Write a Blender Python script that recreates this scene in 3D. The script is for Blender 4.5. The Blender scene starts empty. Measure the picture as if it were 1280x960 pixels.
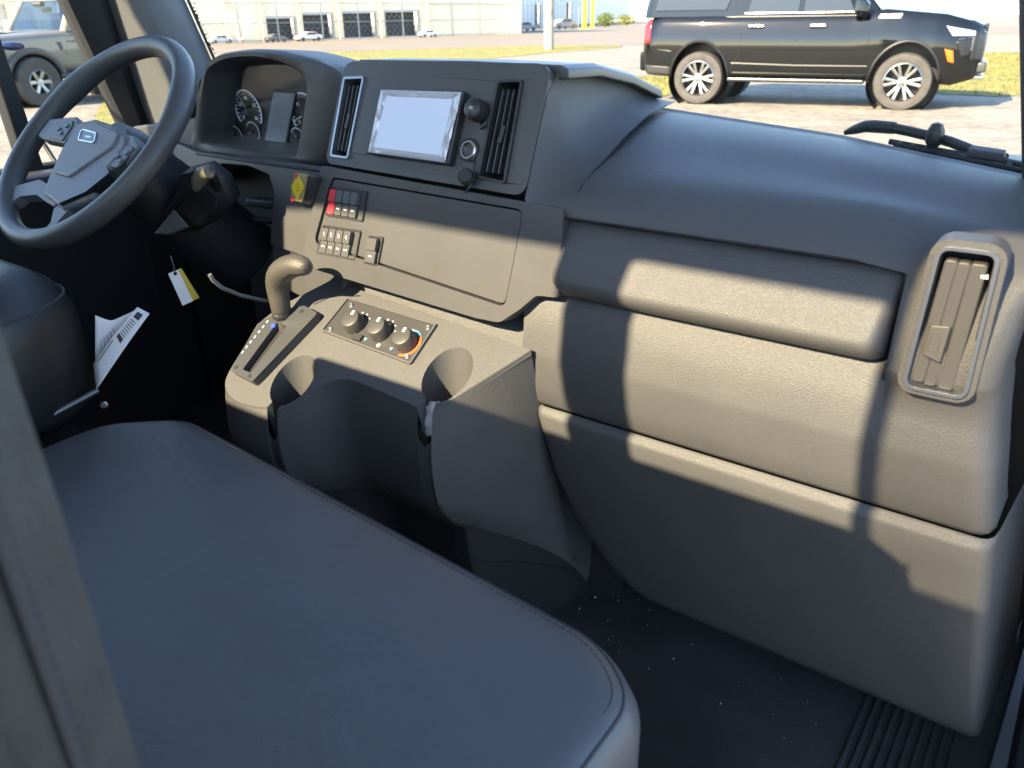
import bpy, bmesh, math, random
from mathutils import Vector, Matrix
from mathutils.geometry import tessellate_polygon
random.seed(7)
PI = math.pi
R = math.radians
S = bpy.context.scene
COL = S.collection

# ------------------------------------------------------------------ camera
F = 1000.0                                   # focal length in photo pixels (1280 wide)
PITCH, AZ, ROLL = R(25.0), R(36.5), R(1.0)
CAM = Vector((0.80, 0.0, 0.95))              # cab floor is z = 0
FW = Vector((-math.sin(AZ)*math.cos(PITCH), math.cos(AZ)*math.cos(PITCH), -math.sin(PITCH)))
_r0 = Vector((math.cos(AZ), math.sin(AZ), 0)); _u0 = _r0.cross(FW)
RT = _r0*math.cos(ROLL) - _u0*math.sin(ROLL)
UP = _u0*math.cos(ROLL) + _r0*math.sin(ROLL)
cd = bpy.data.cameras.new('camera'); cam = bpy.data.objects.new('camera', cd); COL.objects.link(cam)
cd.sensor_width = 36.0; cd.lens = F/1280.0*36.0; cd.clip_start = 0.02; cd.clip_end = 3000
cam.matrix_world = Matrix(((RT.x, UP.x, -FW.x, CAM.x), (RT.y, UP.y, -FW.y, CAM.y), (RT.z, UP.z, -FW.z, CAM.z), (0, 0, 0, 1)))
cd.dof.use_dof = True; cd.dof.focus_distance = 1.35; cd.dof.aperture_fstop = 8.5
S.camera = cam

# ------------------------------------------------------------------ light
SUN_EL, SUN_AZ = R(33.0), R(11.0)            # light travels forward (+Y) and a little to +X
SD = Vector((math.sin(SUN_AZ)*math.cos(SUN_EL), math.cos(SUN_AZ)*math.cos(SUN_EL), -math.sin(SUN_EL)))
w = bpy.data.worlds.new('World'); S.world = w; w.use_nodes = True
nt = w.node_tree; nt.nodes.clear()
sky = nt.nodes.new('ShaderNodeTexSky'); sky.sky_type = 'NISHITA'; sky.sun_disc = False
sky.sun_elevation = SUN_EL; sky.sun_rotation = math.atan2(-SD.x, -SD.y)
sky.altitude = 50; sky.air_density = 1.0; sky.dust_density = 0.4; sky.ozone_density = 2.0
bg = nt.nodes.new('ShaderNodeBackground'); bg.inputs['Strength'].default_value = 0.15
wo = nt.nodes.new('ShaderNodeOutputWorld')
nt.links.new(sky.outputs[0], bg.inputs[0]); nt.links.new(bg.outputs[0], wo.inputs[0])
sl = bpy.data.lights.new('sun', 'SUN'); sl.energy = 5.0; sl.angle = R(0.6); sl.color = (1.0, 0.82, 0.54)
so = bpy.data.objects.new('sun', sl); COL.objects.link(so)
so.rotation_euler = SD.to_track_quat('-Z', 'Y').to_euler(); so.location = (0, -5, 8)
S.view_settings.view_transform = 'Standard'; S.view_settings.look = 'None'
S.view_settings.exposure = 2.4; S.view_settings.gamma = 1.0
S.render.engine = 'CYCLES'

# ------------------------------------------------------------------ pixel helpers (photo pixels -> places)
def ray(px, py): return FW + RT*((px-640)/F) - UP*((py-480)/F)
def onY(px, py, y): d = ray(px, py); return CAM + d*((y-CAM.y)/d.y)
def onX(px, py, x): d = ray(px, py); return CAM + d*((x-CAM.x)/d.x)
def onZ(px, py, z): d = ray(px, py); return CAM + d*((z-CAM.z)/d.z)
FH = Vector((-math.sin(AZ), math.cos(AZ), 0))          # level view direction
LOT, DROP = -0.50, 0.010                               # outside ground: z = LOT at 14 m, falling gently away
GN = Vector((FH.x*DROP, FH.y*DROP, 1.0)).normalized(); GP = Vector((CAM.x+FH.x*14, CAM.y+FH.y*14, LOT))
def gz(x, y): return LOT - DROP*((x-CAM.x)*FH.x + (y-CAM.y)*FH.y - 14)
def ground(px, py, up=0.0):
    d = ray(px, py); t = (GP-CAM).dot(GN)/d.dot(GN); p = CAM + d*t; p.z += up; return p

class PF:                                              # a flat frame in space: u along ex, v along ey, h off the face
    def __init__(s, o, ex, ey):
        s.o = Vector(o); s.ex = Vector(ex).normalized()
        ey = Vector(ey); s.ey = (ey - s.ex*ey.dot(s.ex)).normalized(); s.n = s.ex.cross(s.ey)
    def uv(s, px, py, h=0.0):
        d = ray(px, py); o = s.o + s.n*h; t = (o-CAM).dot(s.n)/d.dot(s.n); p = CAM + d*t - o
        return (p.dot(s.ex), p.dot(s.ey))
    def uvs(s, pts, h=0.0): return [s.uv(a, b, h) for a, b in pts]
    def w(s, u, v, h=0.0): return s.o + s.ex*u + s.ey*v + s.n*h

# ------------------------------------------------------------------ materials
MATS = {}
def mat(name, col, rough=0.5, metal=0.0, spec=0.5, grain=0.0, gscale=900.0, var=0.0, vscale=6.0, emit=None, estr=0.0, coat=0.0, alpha=None, gdist=0.002, wrinkle=0.0):
    if name in MATS: return MATS[name]
    m = bpy.data.materials.new(name); m.use_nodes = True; t = m.node_tree; b = t.nodes['Principled BSDF']
    c = tuple(col)+(1,) if len(col) == 3 else col
    b.inputs['Base Color'].default_value = c; b.inputs['Roughness'].default_value = rough
    b.inputs['Metallic'].default_value = metal; b.inputs['Specular IOR Level'].default_value = spec
    if coat: b.inputs['Coat Weight'].default_value = coat; b.inputs['Coat Roughness'].default_value = 0.03
    if emit: b.inputs['Emission Color'].default_value = tuple(emit)+(1,); b.inputs['Emission Strength'].default_value = estr
    tc = t.nodes.new('ShaderNodeTexCoord')
    if var:
        n = t.nodes.new('ShaderNodeTexNoise'); n.inputs['Scale'].default_value = vscale; n.inputs['Detail'].default_value = 6
        t.links.new(tc.outputs['Object'], n.inputs['Vector'])
        r = t.nodes.new('ShaderNodeValToRGB'); r.color_ramp.elements[0].position = 0.3; r.color_ramp.elements[1].position = 0.7
        r.color_ramp.elements[0].color = tuple(x*(1-var) for x in c[:3])+(1,); r.color_ramp.elements[1].color = tuple(min(1, x*(1+var)) for x in c[:3])+(1,)
        t.links.new(n.outputs[0], r.inputs[0]); t.links.new(r.outputs[0], b.inputs['Base Color'])
        mr = t.nodes.new('ShaderNodeMapRange'); mr.inputs[3].default_value = max(0.02, rough-0.07); mr.inputs[4].default_value = min(1, rough+0.07)
        t.links.new(n.outputs[0], mr.inputs[0]); t.links.new(mr.outputs[0], b.inputs['Roughness'])
    if grain:
        n = t.nodes.new('ShaderNodeTexVoronoi'); n.inputs['Scale'].default_value = gscale
        t.links.new(tc.outputs['Object'], n.inputs['Vector'])
        bp = t.nodes.new('ShaderNodeBump'); bp.inputs['Strength'].default_value = grain; bp.inputs['Distance'].default_value = gdist
        t.links.new(n.outputs['Distance'], bp.inputs['Height']); t.links.new(bp.outputs[0], b.inputs['Normal'])
        if wrinkle:                                     # soft sags and creases
            n3 = t.nodes.new('ShaderNodeTexNoise'); n3.inputs['Scale'].default_value = 7; n3.inputs['Detail'].default_value = 4; n3.inputs['Distortion'].default_value = 0.8
            b3 = t.nodes.new('ShaderNodeBump'); b3.inputs['Strength'].default_value = wrinkle; b3.inputs['Distance'].default_value = 0.012
            t.links.new(tc.outputs['Object'], n3.inputs['Vector']); t.links.new(n3.outputs[0], b3.inputs['Height']); t.links.new(b3.outputs[0], bp.inputs['Normal'])
    MATS[name] = m; return m
def glassmat(name, tint=(0.95, 0.97, 0.97), refl=1.0, rough=0.0):
    m = bpy.data.materials.new(name); m.use_nodes = True; t = m.node_tree; t.nodes.clear()
    o = t.nodes.new('ShaderNodeOutputMaterial'); tr = t.nodes.new('ShaderNodeBsdfTransparent'); gl = t.nodes.new('ShaderNodeBsdfGlossy')
    tr.inputs[0].default_value = tuple(tint)+(1,); gl.inputs['Roughness'].default_value = rough
    lw = t.nodes.new('ShaderNodeLayerWeight'); lw.inputs[0].default_value = 0.5          # Schlick reflectance, same from both sides
    pw = t.nodes.new('ShaderNodeMath'); pw.operation = 'POWER'; pw.inputs[1].default_value = 5.0; t.links.new(lw.outputs['Facing'], pw.inputs[0])
    fr = t.nodes.new('ShaderNodeMath'); fr.operation = 'MULTIPLY_ADD'; fr.inputs[1].default_value = 0.96; fr.inputs[2].default_value = 0.04; t.links.new(pw.outputs[0], fr.inputs[0])
    mu = t.nodes.new('ShaderNodeMath'); mu.operation = 'MULTIPLY'; mu.inputs[1].default_value = refl; mu.use_clamp = True
    mx = t.nodes.new('ShaderNodeMixShader')
    t.links.new(fr.outputs[0], mu.inputs[0]); t.links.new(mu.outputs[0], mx.inputs[0]); t.links.new(tr.outputs[0], mx.inputs[1]); t.links.new(gl.outputs[0], mx.inputs[2])
    t.links.new(mx.outputs[0], o.inputs[0]); return m
DASH = mat('dash_plastic', (0.062, 0.062, 0.064), 0.47, spec=0.45, grain=0.34, gscale=900, var=0.06, vscale=9)
FASC = mat('fascia_plastic', (0.054, 0.054, 0.056), 0.40, spec=0.5, grain=0.10, gscale=900, var=0.06, vscale=12)
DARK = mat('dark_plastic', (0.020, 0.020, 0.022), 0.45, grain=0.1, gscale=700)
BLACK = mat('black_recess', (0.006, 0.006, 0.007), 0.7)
VINYL = mat('seat_vinyl', (0.072, 0.076, 0.084), 0.40, spec=0.5, grain=0.16, gscale=760, var=0.10, vscale=5, wrinkle=0.35)
THREAD = mat('seat_thread', (0.035, 0.036, 0.040), 0.7)
RUBBER = mat('floor_rubber', (0.026, 0.025, 0.024), 0.7, grain=0.25, gscale=260, var=0.5, vscale=5)
REARM = mat('rear_lining', (0.42, 0.42, 0.42), 0.85)
TRIM = mat('pillar_trim', (0.085, 0.088, 0.092), 0.6, grain=0.15, gscale=500)
CHROME = mat('satin_chrome', (0.62, 0.63, 0.65), 0.22, metal=1.0)
SILVER = mat('silver_bezel', (0.34, 0.36, 0.40), 0.32, metal=0.9)
WHEELP = mat('wheel_leather', (0.055, 0.057, 0.060), 0.42, grain=0.12, gscale=900, var=0.06, vscale=9)
HUBP = mat('wheel_hub_plastic', (0.125, 0.127, 0.135), 0.5, grain=0.1, gscale=900)
WHITE = mat('white_print', (0.75, 0.75, 0.73), 0.5)
RED = mat('red_plastic', (0.55, 0.035, 0.05), 0.4)
YEL = mat('yellow_label', (0.70, 0.52, 0.02), 0.5)
PAPER = mat('white_paper', (0.70, 0.70, 0.72), 0.8)
INK = mat('paper_ink', (0.04, 0.04, 0.05), 0.8)
SCREEN = mat('screen_sky_glow', (0.10, 0.12, 0.15), 0.12, emit=(0.42, 0.55, 0.80), estr=0.17)  # pale blue emission stands in for sky reflected on the display
BLUEL = mat('blue_lamp', (0.02, 0.03, 0.5), 0.3, emit=(0.03, 0.06, 1.0), estr=1.0)
FILM = mat('clear_film_crinkle', (0.40, 0.42, 0.46), 0.16, spec=1.0, grain=0.2, gscale=30, gdist=0.006)
GLASS = glassmat('windscreen_glass', (0.965, 0.965, 0.945), 0.5)
TINT = glassmat('added_pane_tint', (0.76, 0.75, 0.72), 0.6)  # weakens the sun through the added corner pane
COVER = glassmat('cluster_cover', (0.95, 0.96, 0.98), 0.5, 0.02)

# ------------------------------------------------------------------ mesh helpers
def link(name, me, m, parent=None, local=False):
    o = bpy.data.objects.new(name, me); COL.objects.link(o)
    if m: me.materials.append(m)
    if parent:
        o.parent = parent
        if not local: o.matrix_parent_inverse = world_of(parent).inverted()
    return o
def world_of(o):
    mw = Matrix.LocRotScale(o.location, o.rotation_euler, o.scale)
    return (world_of(o.parent) @ o.matrix_parent_inverse @ mw) if o.parent else mw
def mk(name, V, Fc, m, parent=None, smooth=True, bevel=0.0, segs=2, local=False, angle=38, subsurf=0):
    me = bpy.data.meshes.new(name); me.from_pydata([tuple(v) for v in V], [], Fc)
    bm = bmesh.new(); bm.from_mesh(me); bmesh.ops.remove_doubles(bm, verts=bm.verts, dist=1e-5); bmesh.ops.recalc_face_normals(bm, faces=bm.faces); bm.to_mesh(me); bm.free()
    o = link(name, me, m, parent, local)
    if smooth:
        for p in me.polygons: p.use_smooth = True
        if not bevel: me.set_sharp_from_angle(angle=R(angle))
    if bevel:
        b = o.modifiers.new('bevel', 'BEVEL'); b.width = bevel; b.segments = segs; b.limit_method = 'ANGLE'; b.angle_limit = R(35)
        if smooth: o.modifiers.new('wn', 'WEIGHTED_NORMAL')
    if subsurf:
        s = o.modifiers.new('sub', 'SUBSURF'); s.levels = subsurf; s.render_levels = subsurf
    return o
def thing(name, label, cat, loc=(0, 0, 0), rz=0.0, group=None):
    o = bpy.data.objects.new(name, None); COL.objects.link(o); o.location = loc; o.rotation_euler = (0, 0, rz); o.empty_display_size = 0.05
    o['label'] = label; o['category'] = cat
    if group: o['group'] = group
    return o
def tag(o, label=None, cat=None, group=None, kind=None):
    for k, v in (('label', label), ('category', cat), ('group', group), ('kind', kind)):
        if v: o[k] = v
    return o
def copy_tree(o, parent=None):
    c = o.copy(); COL.objects.link(c); c.parent = parent
    if parent: c.matrix_parent_inverse = o.matrix_parent_inverse.copy()
    for ch in list(o.children): copy_tree(ch, c)
    return c
class MB:
    def __init__(s): s.V = []; s.F = []
    def add(s, V, Fc): n = len(s.V); s.V += [Vector(v) for v in V]; s.F += [tuple(i+n for i in f) for f in Fc]; return s
    def box(s, c, d, rot=None):
        c = Vector(c); P = []
        for z in (-1, 1):
            for x, y in ((-1, -1), (1, -1), (1, 1), (-1, 1)):
                v = Vector((x*d[0]/2, y*d[1]/2, z*d[2]/2)); P.append(c + (rot @ v if rot else v))
        return s.add(P, [(3, 2, 1, 0), (4, 5, 6, 7), (0, 1, 5, 4), (1, 2, 6, 5), (2, 3, 7, 6), (3, 0, 4, 7)])
    def loft(s, rings, cap0=True, cap1=True, closed=True):
        n = len(rings[0]); V = [v for r in rings for v in r]; Fc = []
        for i in range(len(rings)-1):
            for j in range(n if closed else n-1):
                k = (j+1) % n; Fc.append((i*n+j, i*n+k, (i+1)*n+k, (i+1)*n+j))
        if cap0: Fc.append(tuple(range(n))[::-1])
        if cap1: Fc.append(tuple((len(rings)-1)*n+j for j in range(n)))
        return s.add(V, Fc)
    def tube(s, path, rad, n=10, cap=True):
        path = [Vector(p) for p in path]; rings = []; ref = None
        for i, p in enumerate(path):
            t = (path[min(i+1, len(path)-1)] - path[max(i-1, 0)]).normalized()
            if ref is None: ref = t.orthogonal().normalized()
            b = (ref - t*ref.dot(t)).normalized(); a = t.cross(b); ref = b
            r = rad[i] if isinstance(rad, (list, tuple)) else rad
            rings.append([p + a*(r*math.cos(2*PI*k/n)) + b*(r*math.sin(2*PI*k/n)) for k in range(n)])
        return s.loft(rings, cap, cap)
    def lathe(s, prof, o, ax, n=20, cap=True):               # prof: (radius, distance along axis)
        ax = Vector(ax).normalized(); a = ax.orthogonal().normalized(); b = ax.cross(a); o = Vector(o)
        rings = [[o + ax*d + a*(r*math.cos(2*PI*k/n)) + b*(r*math.sin(2*PI*k/n)) for k in range(n)] for r, d in prof]
        return s.loft(rings, cap, cap)
    def grid(s, rows):
        n = len(rows[0]); V = [v for r in rows for v in r]
        return s.add(V, [(i*n+j, i*n+j+1, (i+1)*n+j+1, (i+1)*n+j) for i in range(len(rows)-1) for j in range(n-1)])
    def prism(s, poly, vec, holes=()):
        vec = Vector(vec); loops = [[Vector(p) for p in poly]] + [[Vector(p) for p in h] for h in holes]
        allv = [v for l in loops for v in l]; n = len(allv); V = allv + [v+vec for v in allv]; Fc = []; b = 0
        for l in loops:
            for j in range(len(l)): k = (j+1) % len(l); Fc.append((b+j, b+k, n+b+k, n+b+j))
            b += len(l)
        if holes:
            tr = tessellate_polygon(loops)
            Fc += [tuple(t) for t in tr] + [tuple(i+n for i in t[::-1]) for t in tr]
        else: Fc += [tuple(range(n))[::-1], tuple(range(n, 2*n))]
        return s.add(V, Fc)
    def build(s, name, m, parent=None, **k): return mk(name, s.V, s.F, m, parent, **k)
def rpoly(pts, r, n=5):                                     # round the corners of a 2D polygon
    out = []; N = len(pts)
    for i in range(N):
        p = Vector(pts[i]); a = Vector(pts[i-1])-p; b = Vector(pts[(i+1) % N])-p
        rr = r[i] if isinstance(r, (list, tuple)) else r
        if rr <= 0: out.append(tuple(p)); continue
        ang = a.angle(b); d = min(rr/math.tan(ang/2), a.length*0.49, b.length*0.49)
        p0 = p + a.normalized()*d; p1 = p + b.normalized()*d
        for k in range(n+1):
            t = k/n; q = p0*(1-t)**2 + p*2*t*(1-t) + p1*t*t; out.append(tuple(q))
    return out
def inset(poly, d):                                         # shrink a 2D polygon (either winding)
    N = len(poly); area = sum(poly[i-1][0]*poly[i][1]-poly[i][0]*poly[i-1][1] for i in range(N)); sg = 1 if area > 0 else -1
    out = []
    for i in range(N):
        p = Vector(poly[i]); e0 = (p-Vector(poly[i-1])); e1 = (Vector(poly[(i+1) % N])-p)
        if e0.length < 1e-9: e0 = e1
        if e1.length < 1e-9: e1 = e0
        n0 = Vector((-e0.y, e0.x)).normalized()*sg; n1 = Vector((-e1.y, e1.x)).normalized()*sg
        nn = (n0+n1); nn = nn.normalized() if nn.length > 1e-6 else n0
        out.append(tuple(p + nn*(d/max(0.4, nn.dot(n0)))))
    return out
def slab(name, pf, poly, h0, h1, m, parent=None, holes=(), bevel=0.0015, segs=2, **k):
    b = MB(); b.prism([pf.w(u, v, h0) for u, v in poly], pf.n*(h1-h0), [[pf.w(u, v, h0) for u, v in h] for h in holes])
    return b.build(name, m, parent, bevel=bevel, segs=segs, **k)
def ringslab(name, pf, poly, wdt, h0, h1, m, parent=None, bevel=0.001, **k):
    return slab(name, pf, poly, h0, h1, m, parent, holes=[inset(poly, wdt)], bevel=bevel, **k)
def circ(c, r, n=24, ry=None, a0=0): return [(c[0]+r*math.cos(a0+2*PI*i/n), c[1]+(ry or r)*math.sin(a0+2*PI*i/n)) for i in range(n)]
def text(name, body, pf, uv, size, h, m, parent, rot=0.0, align='CENTER', ext=0.0002):
    c = bpy.data.curves.new(name, 'FONT'); c.body = body; c.size = size; c.align_x = align; c.align_y = 'CENTER'; c.extrude = ext
    tmp = bpy.data.objects.new('t', c); COL.objects.link(tmp)
    dg = bpy.context.evaluated_depsgraph_get(); me = bpy.data.meshes.new_from_object(tmp.evaluated_get(dg)); bpy.data.objects.remove(tmp); bpy.data.curves.remove(c)
    ca, sa = math.cos(rot), math.sin(rot)
    for v in me.vertices:
        x, y = v.co.x*ca - v.co.y*sa, v.co.x*sa + v.co.y*ca; v.co = pf.w(uv[0]+x, uv[1]+y, h+v.co.z)
    me.materials.clear()
    return link(name, me, m, parent)
def lerp(a, b, t): return a + (b-a)*t
def interp(tab, x):
    if x <= tab[0][0]: return tab[0][1]
    for (a, va), (b, vb) in zip(tab, tab[1:]):
        if x <= b: return lerp(va, vb, (x-a)/(b-a))
    return tab[-1][1]

# ================================================================== OUTSIDE: ground, road, grass
def noise_ground(name, c1, c2, scale, rough=0.9, bump=0.3, bscale=40, crack=False):
    m = bpy.data.materials.new(name); m.use_nodes = True; t = m.node_tree; b = t.nodes['Principled BSDF']; b.inputs['Roughness'].default_value = rough
    tc = t.nodes.new('ShaderNodeTexCoord'); n = t.nodes.new('ShaderNodeTexNoise'); n.inputs['Scale'].default_value = scale; n.inputs['Detail'].default_value = 10; n.inputs['Roughness'].default_value = 0.7
    n2 = t.nodes.new('ShaderNodeTexNoise'); n2.inputs['Scale'].default_value = bscale; n2.inputs['Detail'].default_value = 8
    t.links.new(tc.outputs['Object'], n.inputs['Vector']); t.links.new(tc.outputs['Object'], n2.inputs['Vector'])
    mx = t.nodes.new('ShaderNodeMix'); mx.data_type = 'RGBA'
    ad = t.nodes.new('ShaderNodeMath'); ad.operation = 'ADD'; sc = t.nodes.new('ShaderNodeMath'); sc.operation = 'MULTIPLY'; sc.inputs[1].default_value = 0.5
    t.links.new(n.outputs[0], ad.inputs[0]); t.links.new(n2.outputs[0], ad.inputs[1]); t.links.new(ad.outputs[0], sc.inputs[0])
    mr = t.nodes.new('ShaderNodeMapRange'); mr.inputs[1].default_value = 0.38; mr.inputs[2].default_value = 0.62; t.links.new(sc.outputs[0], mr.inputs[0]); t.links.new(mr.outputs[0], mx.inputs[0])
    mx.inputs[6].default_value = tuple(c1)+(1,); mx.inputs[7].default_value = tuple(c2)+(1,); t.links.new(mx.outputs[2], b.inputs['Base Color'])
    bp = t.nodes.new('ShaderNodeBump'); bp.inputs['Strength'].default_value = bump; bp.inputs['Distance'].default_value = 0.03; t.links.new(n2.outputs[0], bp.inputs['Height']); t.links.new(bp.outputs[0], b.inputs['Normal'])
    return m
GRAV = noise_ground('worn_lot_paving', (0.105, 0.094, 0.078), (0.235, 0.21, 0.172), 1.2, bump=0.7, bscale=7)
ROADM = noise_ground('road_asphalt', (0.125, 0.104, 0.082), (0.165, 0.14, 0.112), 0.4, bump=0.1, bscale=20)
GRASSM = noise_ground('mown_grass', (0.11, 0.11, 0.022), (0.21, 0.185, 0.05), 1.0, bump=1.0, bscale=14)
V, Fc = [], []; rad = [0.01, 2.5, 4, 5.5, 7, 8.5, 10, 14, 20, 40, 80, 160, 300, 500]; NA = 72
for r_ in rad:
    for k in range(NA):
        a = 2*PI*k/NA; x, y = CAM.x+r_*math.cos(a), CAM.y+r_*math.sin(a); f = min(1, max(0, (r_-4)/4.5)); f = f*f*(3-2*f)
        V.append((x, y, lerp(-1.05, gz(x, y), f)))
for i in range(len(rad)-1):
    for k in range(NA): Fc.append((i*NA+k, i*NA+(k+1) % NA, (i+1)*NA+(k+1) % NA, (i+1)*NA+k))
tag(mk('ground', V, Fc, GRAV), kind='structure')
def flat(name, pix, up, m, kind='structure'):
    P = [ground(a, b, up) for a, b in pix]; return tag(mk(name, P, [tuple(range(len(P)))], m, smooth=False), kind=kind)
# road far edge / near edge follow the photograph, extended well past both sides of the view
rn, rf = [(362, 66), (775, 55.5)], [(300, 52.5), (770, 32.5)]
def extl(p, q, t): a, b = ground(*p), ground(*q); r_ = a+(b-a)*t; r_.z = gz(r_.x, r_.y)+0.006; return r_
P = [extl(rn[0], rn[1], -1.2), extl(rn[0], rn[1], 3.2), extl(rf[0], rf[1], 2.6), extl(rf[0], rf[1], -1.0)]
tag(mk('road', P, [(0, 1, 2, 3)], ROADM, smooth=False), kind='structure')
a0, b0 = P[0].lerp(P[3], 0.48), P[1].lerp(P[2], 0.48); d = (P[3]-P[0]).normalized()*0.12; zz = Vector((0, 0, 0.005))
for k in (-1.2, 1.2): mk('centre_line', [a0+d*k-d*0.5+zz, b0+d*k-d*0.5+zz, b0+d*k+d*0.5+zz, a0+d*k+d*0.5+zz], [(0, 1, 2, 3)], mat('road_yellow', (0.55, 0.36, 0.08), 0.8), smooth=False)['kind'] = 'structure'
gpA = [(150, 78), (362, 67.2), (600, 59), (690, 57), (778, 57.2), (775, 60), (690, 66), (609, 74), (520, 88), (300, 150), (100, 190)]
gpB = [(1080, 76), (1170, 67), (1330, 65), (1330, 117), (1245, 121), (1160, 117), (1100, 106)]
gpC = [(790, 96), (848, 94), (858, 112), (826, 122)]
flat('grass_verge', gpA, 0.012, GRASSM); flat('grass_strip', gpB, 0.010, GRASSM); flat('grass_patch', gpC, 0.010, GRASSM)
def inpoly(x, y, P):
    c = False
    for i in range(len(P)):
        (x1, y1), (x2, y2) = P[i-1], P[i]
        if (y1 > y) != (y2 > y) and x < (x2-x1)*(y-y1)/(y2-y1)+x1: c = not c
    return c
rg = random.Random(4); mb = MB()
for polyp, cnt in ((gpA, 16000), (gpB, 16000), (gpC, 1500)):
    W2 = [tuple(ground(*p).xy) for p in polyp]; xs_ = [p[0] for p in W2]; ys_ = [p[1] for p in W2]; got = 0
    while got < cnt:
        x, y = rg.uniform(min(xs_), max(xs_)), rg.uniform(min(ys_), max(ys_))
        if not inpoly(x, y, W2): continue
        got += 1; a = rg.random()*6.28; h = rg.uniform(0.015, 0.045); wv = rg.uniform(0.006, 0.014); z = gz(x, y)+0.008; dx, dy = math.cos(a)*wv, math.sin(a)*wv
        mb.add([(x-dx, y-dy, z), (x+dx, y+dy, z), (x+rg.gauss(0, 0.03), y+rg.gauss(0, 0.03), z+h)], [(0, 1, 2)])
tag(mb.build('grass', mat('grass_blade', (0.16, 0.15, 0.03), 0.7, var=0.35, vscale=2.0), smooth=False), kind='stuff')

# ------------------------------------------------------------------ buildings across the road
A_, B_ = ground(270, 53.5), ground(600, 43.5)
PBd = PF(A_+Vector((0, 0, -0.3)), (B_-A_)*Vector((1, 1, 0)), (0, 0, 1))
WALLW = mat('white_metal_wall', (0.84, 0.73, 0.50), 0.55, var=0.05, vscale=0.3)
bd_ = thing('white_warehouse', 'long white metal warehouse with dark open dock doors across the road', 'warehouse', A_)
uL, uR = PBd.uv(-420, 60)[0], PBd.uv(652, 40)[0]
doors = [[(333, 24), (368, 22.5), (368, 54), (333, 56)], [(379, 19), (415, 18), (415, 51), (379, 53)], [(430, 17), (469, 16), (469, 48), (430, 50)], [(483, 15.5), (523, 14.5), (523, 46), (483, 48)], [(-9, 8), (12, 8), (12, 70), (-9, 70)], [(24, 14), (38, 14), (38, 70), (24, 70)]]
holes = []
for q in doors:
    w4 = PBd.uvs(q); u0, u1, v1 = min(p[0] for p in w4), max(p[0] for p in w4), (w4[0][1]+w4[1][1])/2; holes.append([(u0, 0.25), (u1, 0.25), (u1, v1), (u0, v1)])
slab('wall', PBd, [(uL, 0.0), (uR, 0.0), (uR, 11.0), (uL, 11.0)], -0.35, 0.0, WALLW, bd_, holes=holes, bevel=0)
slab('roof', PBd, [(uL-0.4, 11.0), (uR+0.4, 11.0), (uR+0.4, 11.3), (uL-0.4, 11.3)], -40, 0.4, mat('roof_metal', (0.5, 0.5, 0.5), 0.5), bd_, bevel=0)
DOORD = mat('dock_dark', (0.030, 0.030, 0.032), 0.7); DOORL = mat('dock_pale', (0.62, 0.58, 0.50), 0.6)
for i, h in enumerate(holes):
    dd = slab('dock_door', PBd, h, -0.9 if i < 4 else -0.3, -0.8 if i < 4 else -0.2, DOORD if i < 4 else DOORL, bd_, bevel=0)
    u0, u1, v1 = h[0][0], h[1][0], h[2][1]
    for s_, pr in enumerate(([(u0-0.18, 0.1), (u0, 0.1), (u0, v1), (u0-0.18, v1)], [(u1, 0.1), (u1+0.18, 0.1), (u1+0.18, v1), (u1, v1)], [(u0-0.18, v1+0.002), (u1+0.18, v1+0.002), (u1+0.18, v1+0.2), (u0-0.18, v1+0.2)])):
        slab('door_frame', PBd, pr, -0.2, 0.06, mat('frame_grey', (0.45, 0.43, 0.38), 0.6), dd, bevel=0)
    if i < 4:
        for k in range(1, 4): slab('door_panel_rib', PBd, [(u0, v1-k*v1/6), (u1, v1-k*v1/6), (u1, v1-k*v1/6+0.06), (u0, v1-k*v1/6+0.06)], -0.8, -0.76, mat('dock_rib', (0.07, 0.07, 0.07), 0.6), dd, bevel=0)
for px in (284, 328, 374, 424, 476, 535, 566, 600, 634, 648, 210, 60, 16, -20):
    u = PBd.uv(px, 30)[0]; wv = 0.22 if px < 540 else 0.06
    slab('pilaster', PBd, [(u-wv, 0), (u+wv, 0), (u+wv, 10.98), (u-wv, 10.98)], 0.0, 0.35 if px < 540 else 0.08, mat('pilaster_cream', (0.66, 0.56, 0.38), 0.6), bd_, bevel=0)
for v in (3.0, 6.2): slab('wall_girt', PBd, [(PBd.uv(526, 30)[0], v), (uR-0.1, v), (uR-0.1, v+0.12), (PBd.uv(526, 30)[0], v+0.12)], 0.0, 0.05, mat('pilaster_cream', (0, 0, 0)), bd_, bevel=0)
# blue grey shed beyond the warehouse's end
C_ = ground(652, 36.5); D_ = ground(800, 27.5)
PBe = PF(C_+Vector((0, 0, -0.3)), (D_-C_)*Vector((1, 1, 0)), (0, 0, 1)); uE = 170
sb = thing('blue_grey_shed', 'blue grey metal shed with dark doorways beyond the end of the white warehouse', 'shed', C_)
sh_ = []
for q in ([(668, 5), (676, 5), (676, 30), (668, 30)], [(708, 3), (715, 3), (715, 28), (708, 28)]):
    w4 = PBe.uvs(q); u0, u1, v1 = w4[0][0], w4[1][0], w4[0][1]; sh_.append([(u0, 0.2), (u1, 0.2), (u1, v1), (u0, v1)])
slab('wall', PBe, [(0, 0), (uE, 0), (uE, 9), (0, 9)], -0.3, 0, mat('blue_grey_metal', (0.36, 0.41, 0.48), 0.5, var=0.08, vscale=0.3), sb, holes=sh_, bevel=0)
slab('roof', PBe, [(-0.3, 9), (uE, 9), (uE, 9.3), (-0.3, 9.3)], -25, 0.3, mat('roof_metal', (0, 0, 0)), sb, bevel=0)
for h in sh_: slab('doorway', PBe, h, -0.8, -0.6, DOORD, sb, bevel=0)
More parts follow.
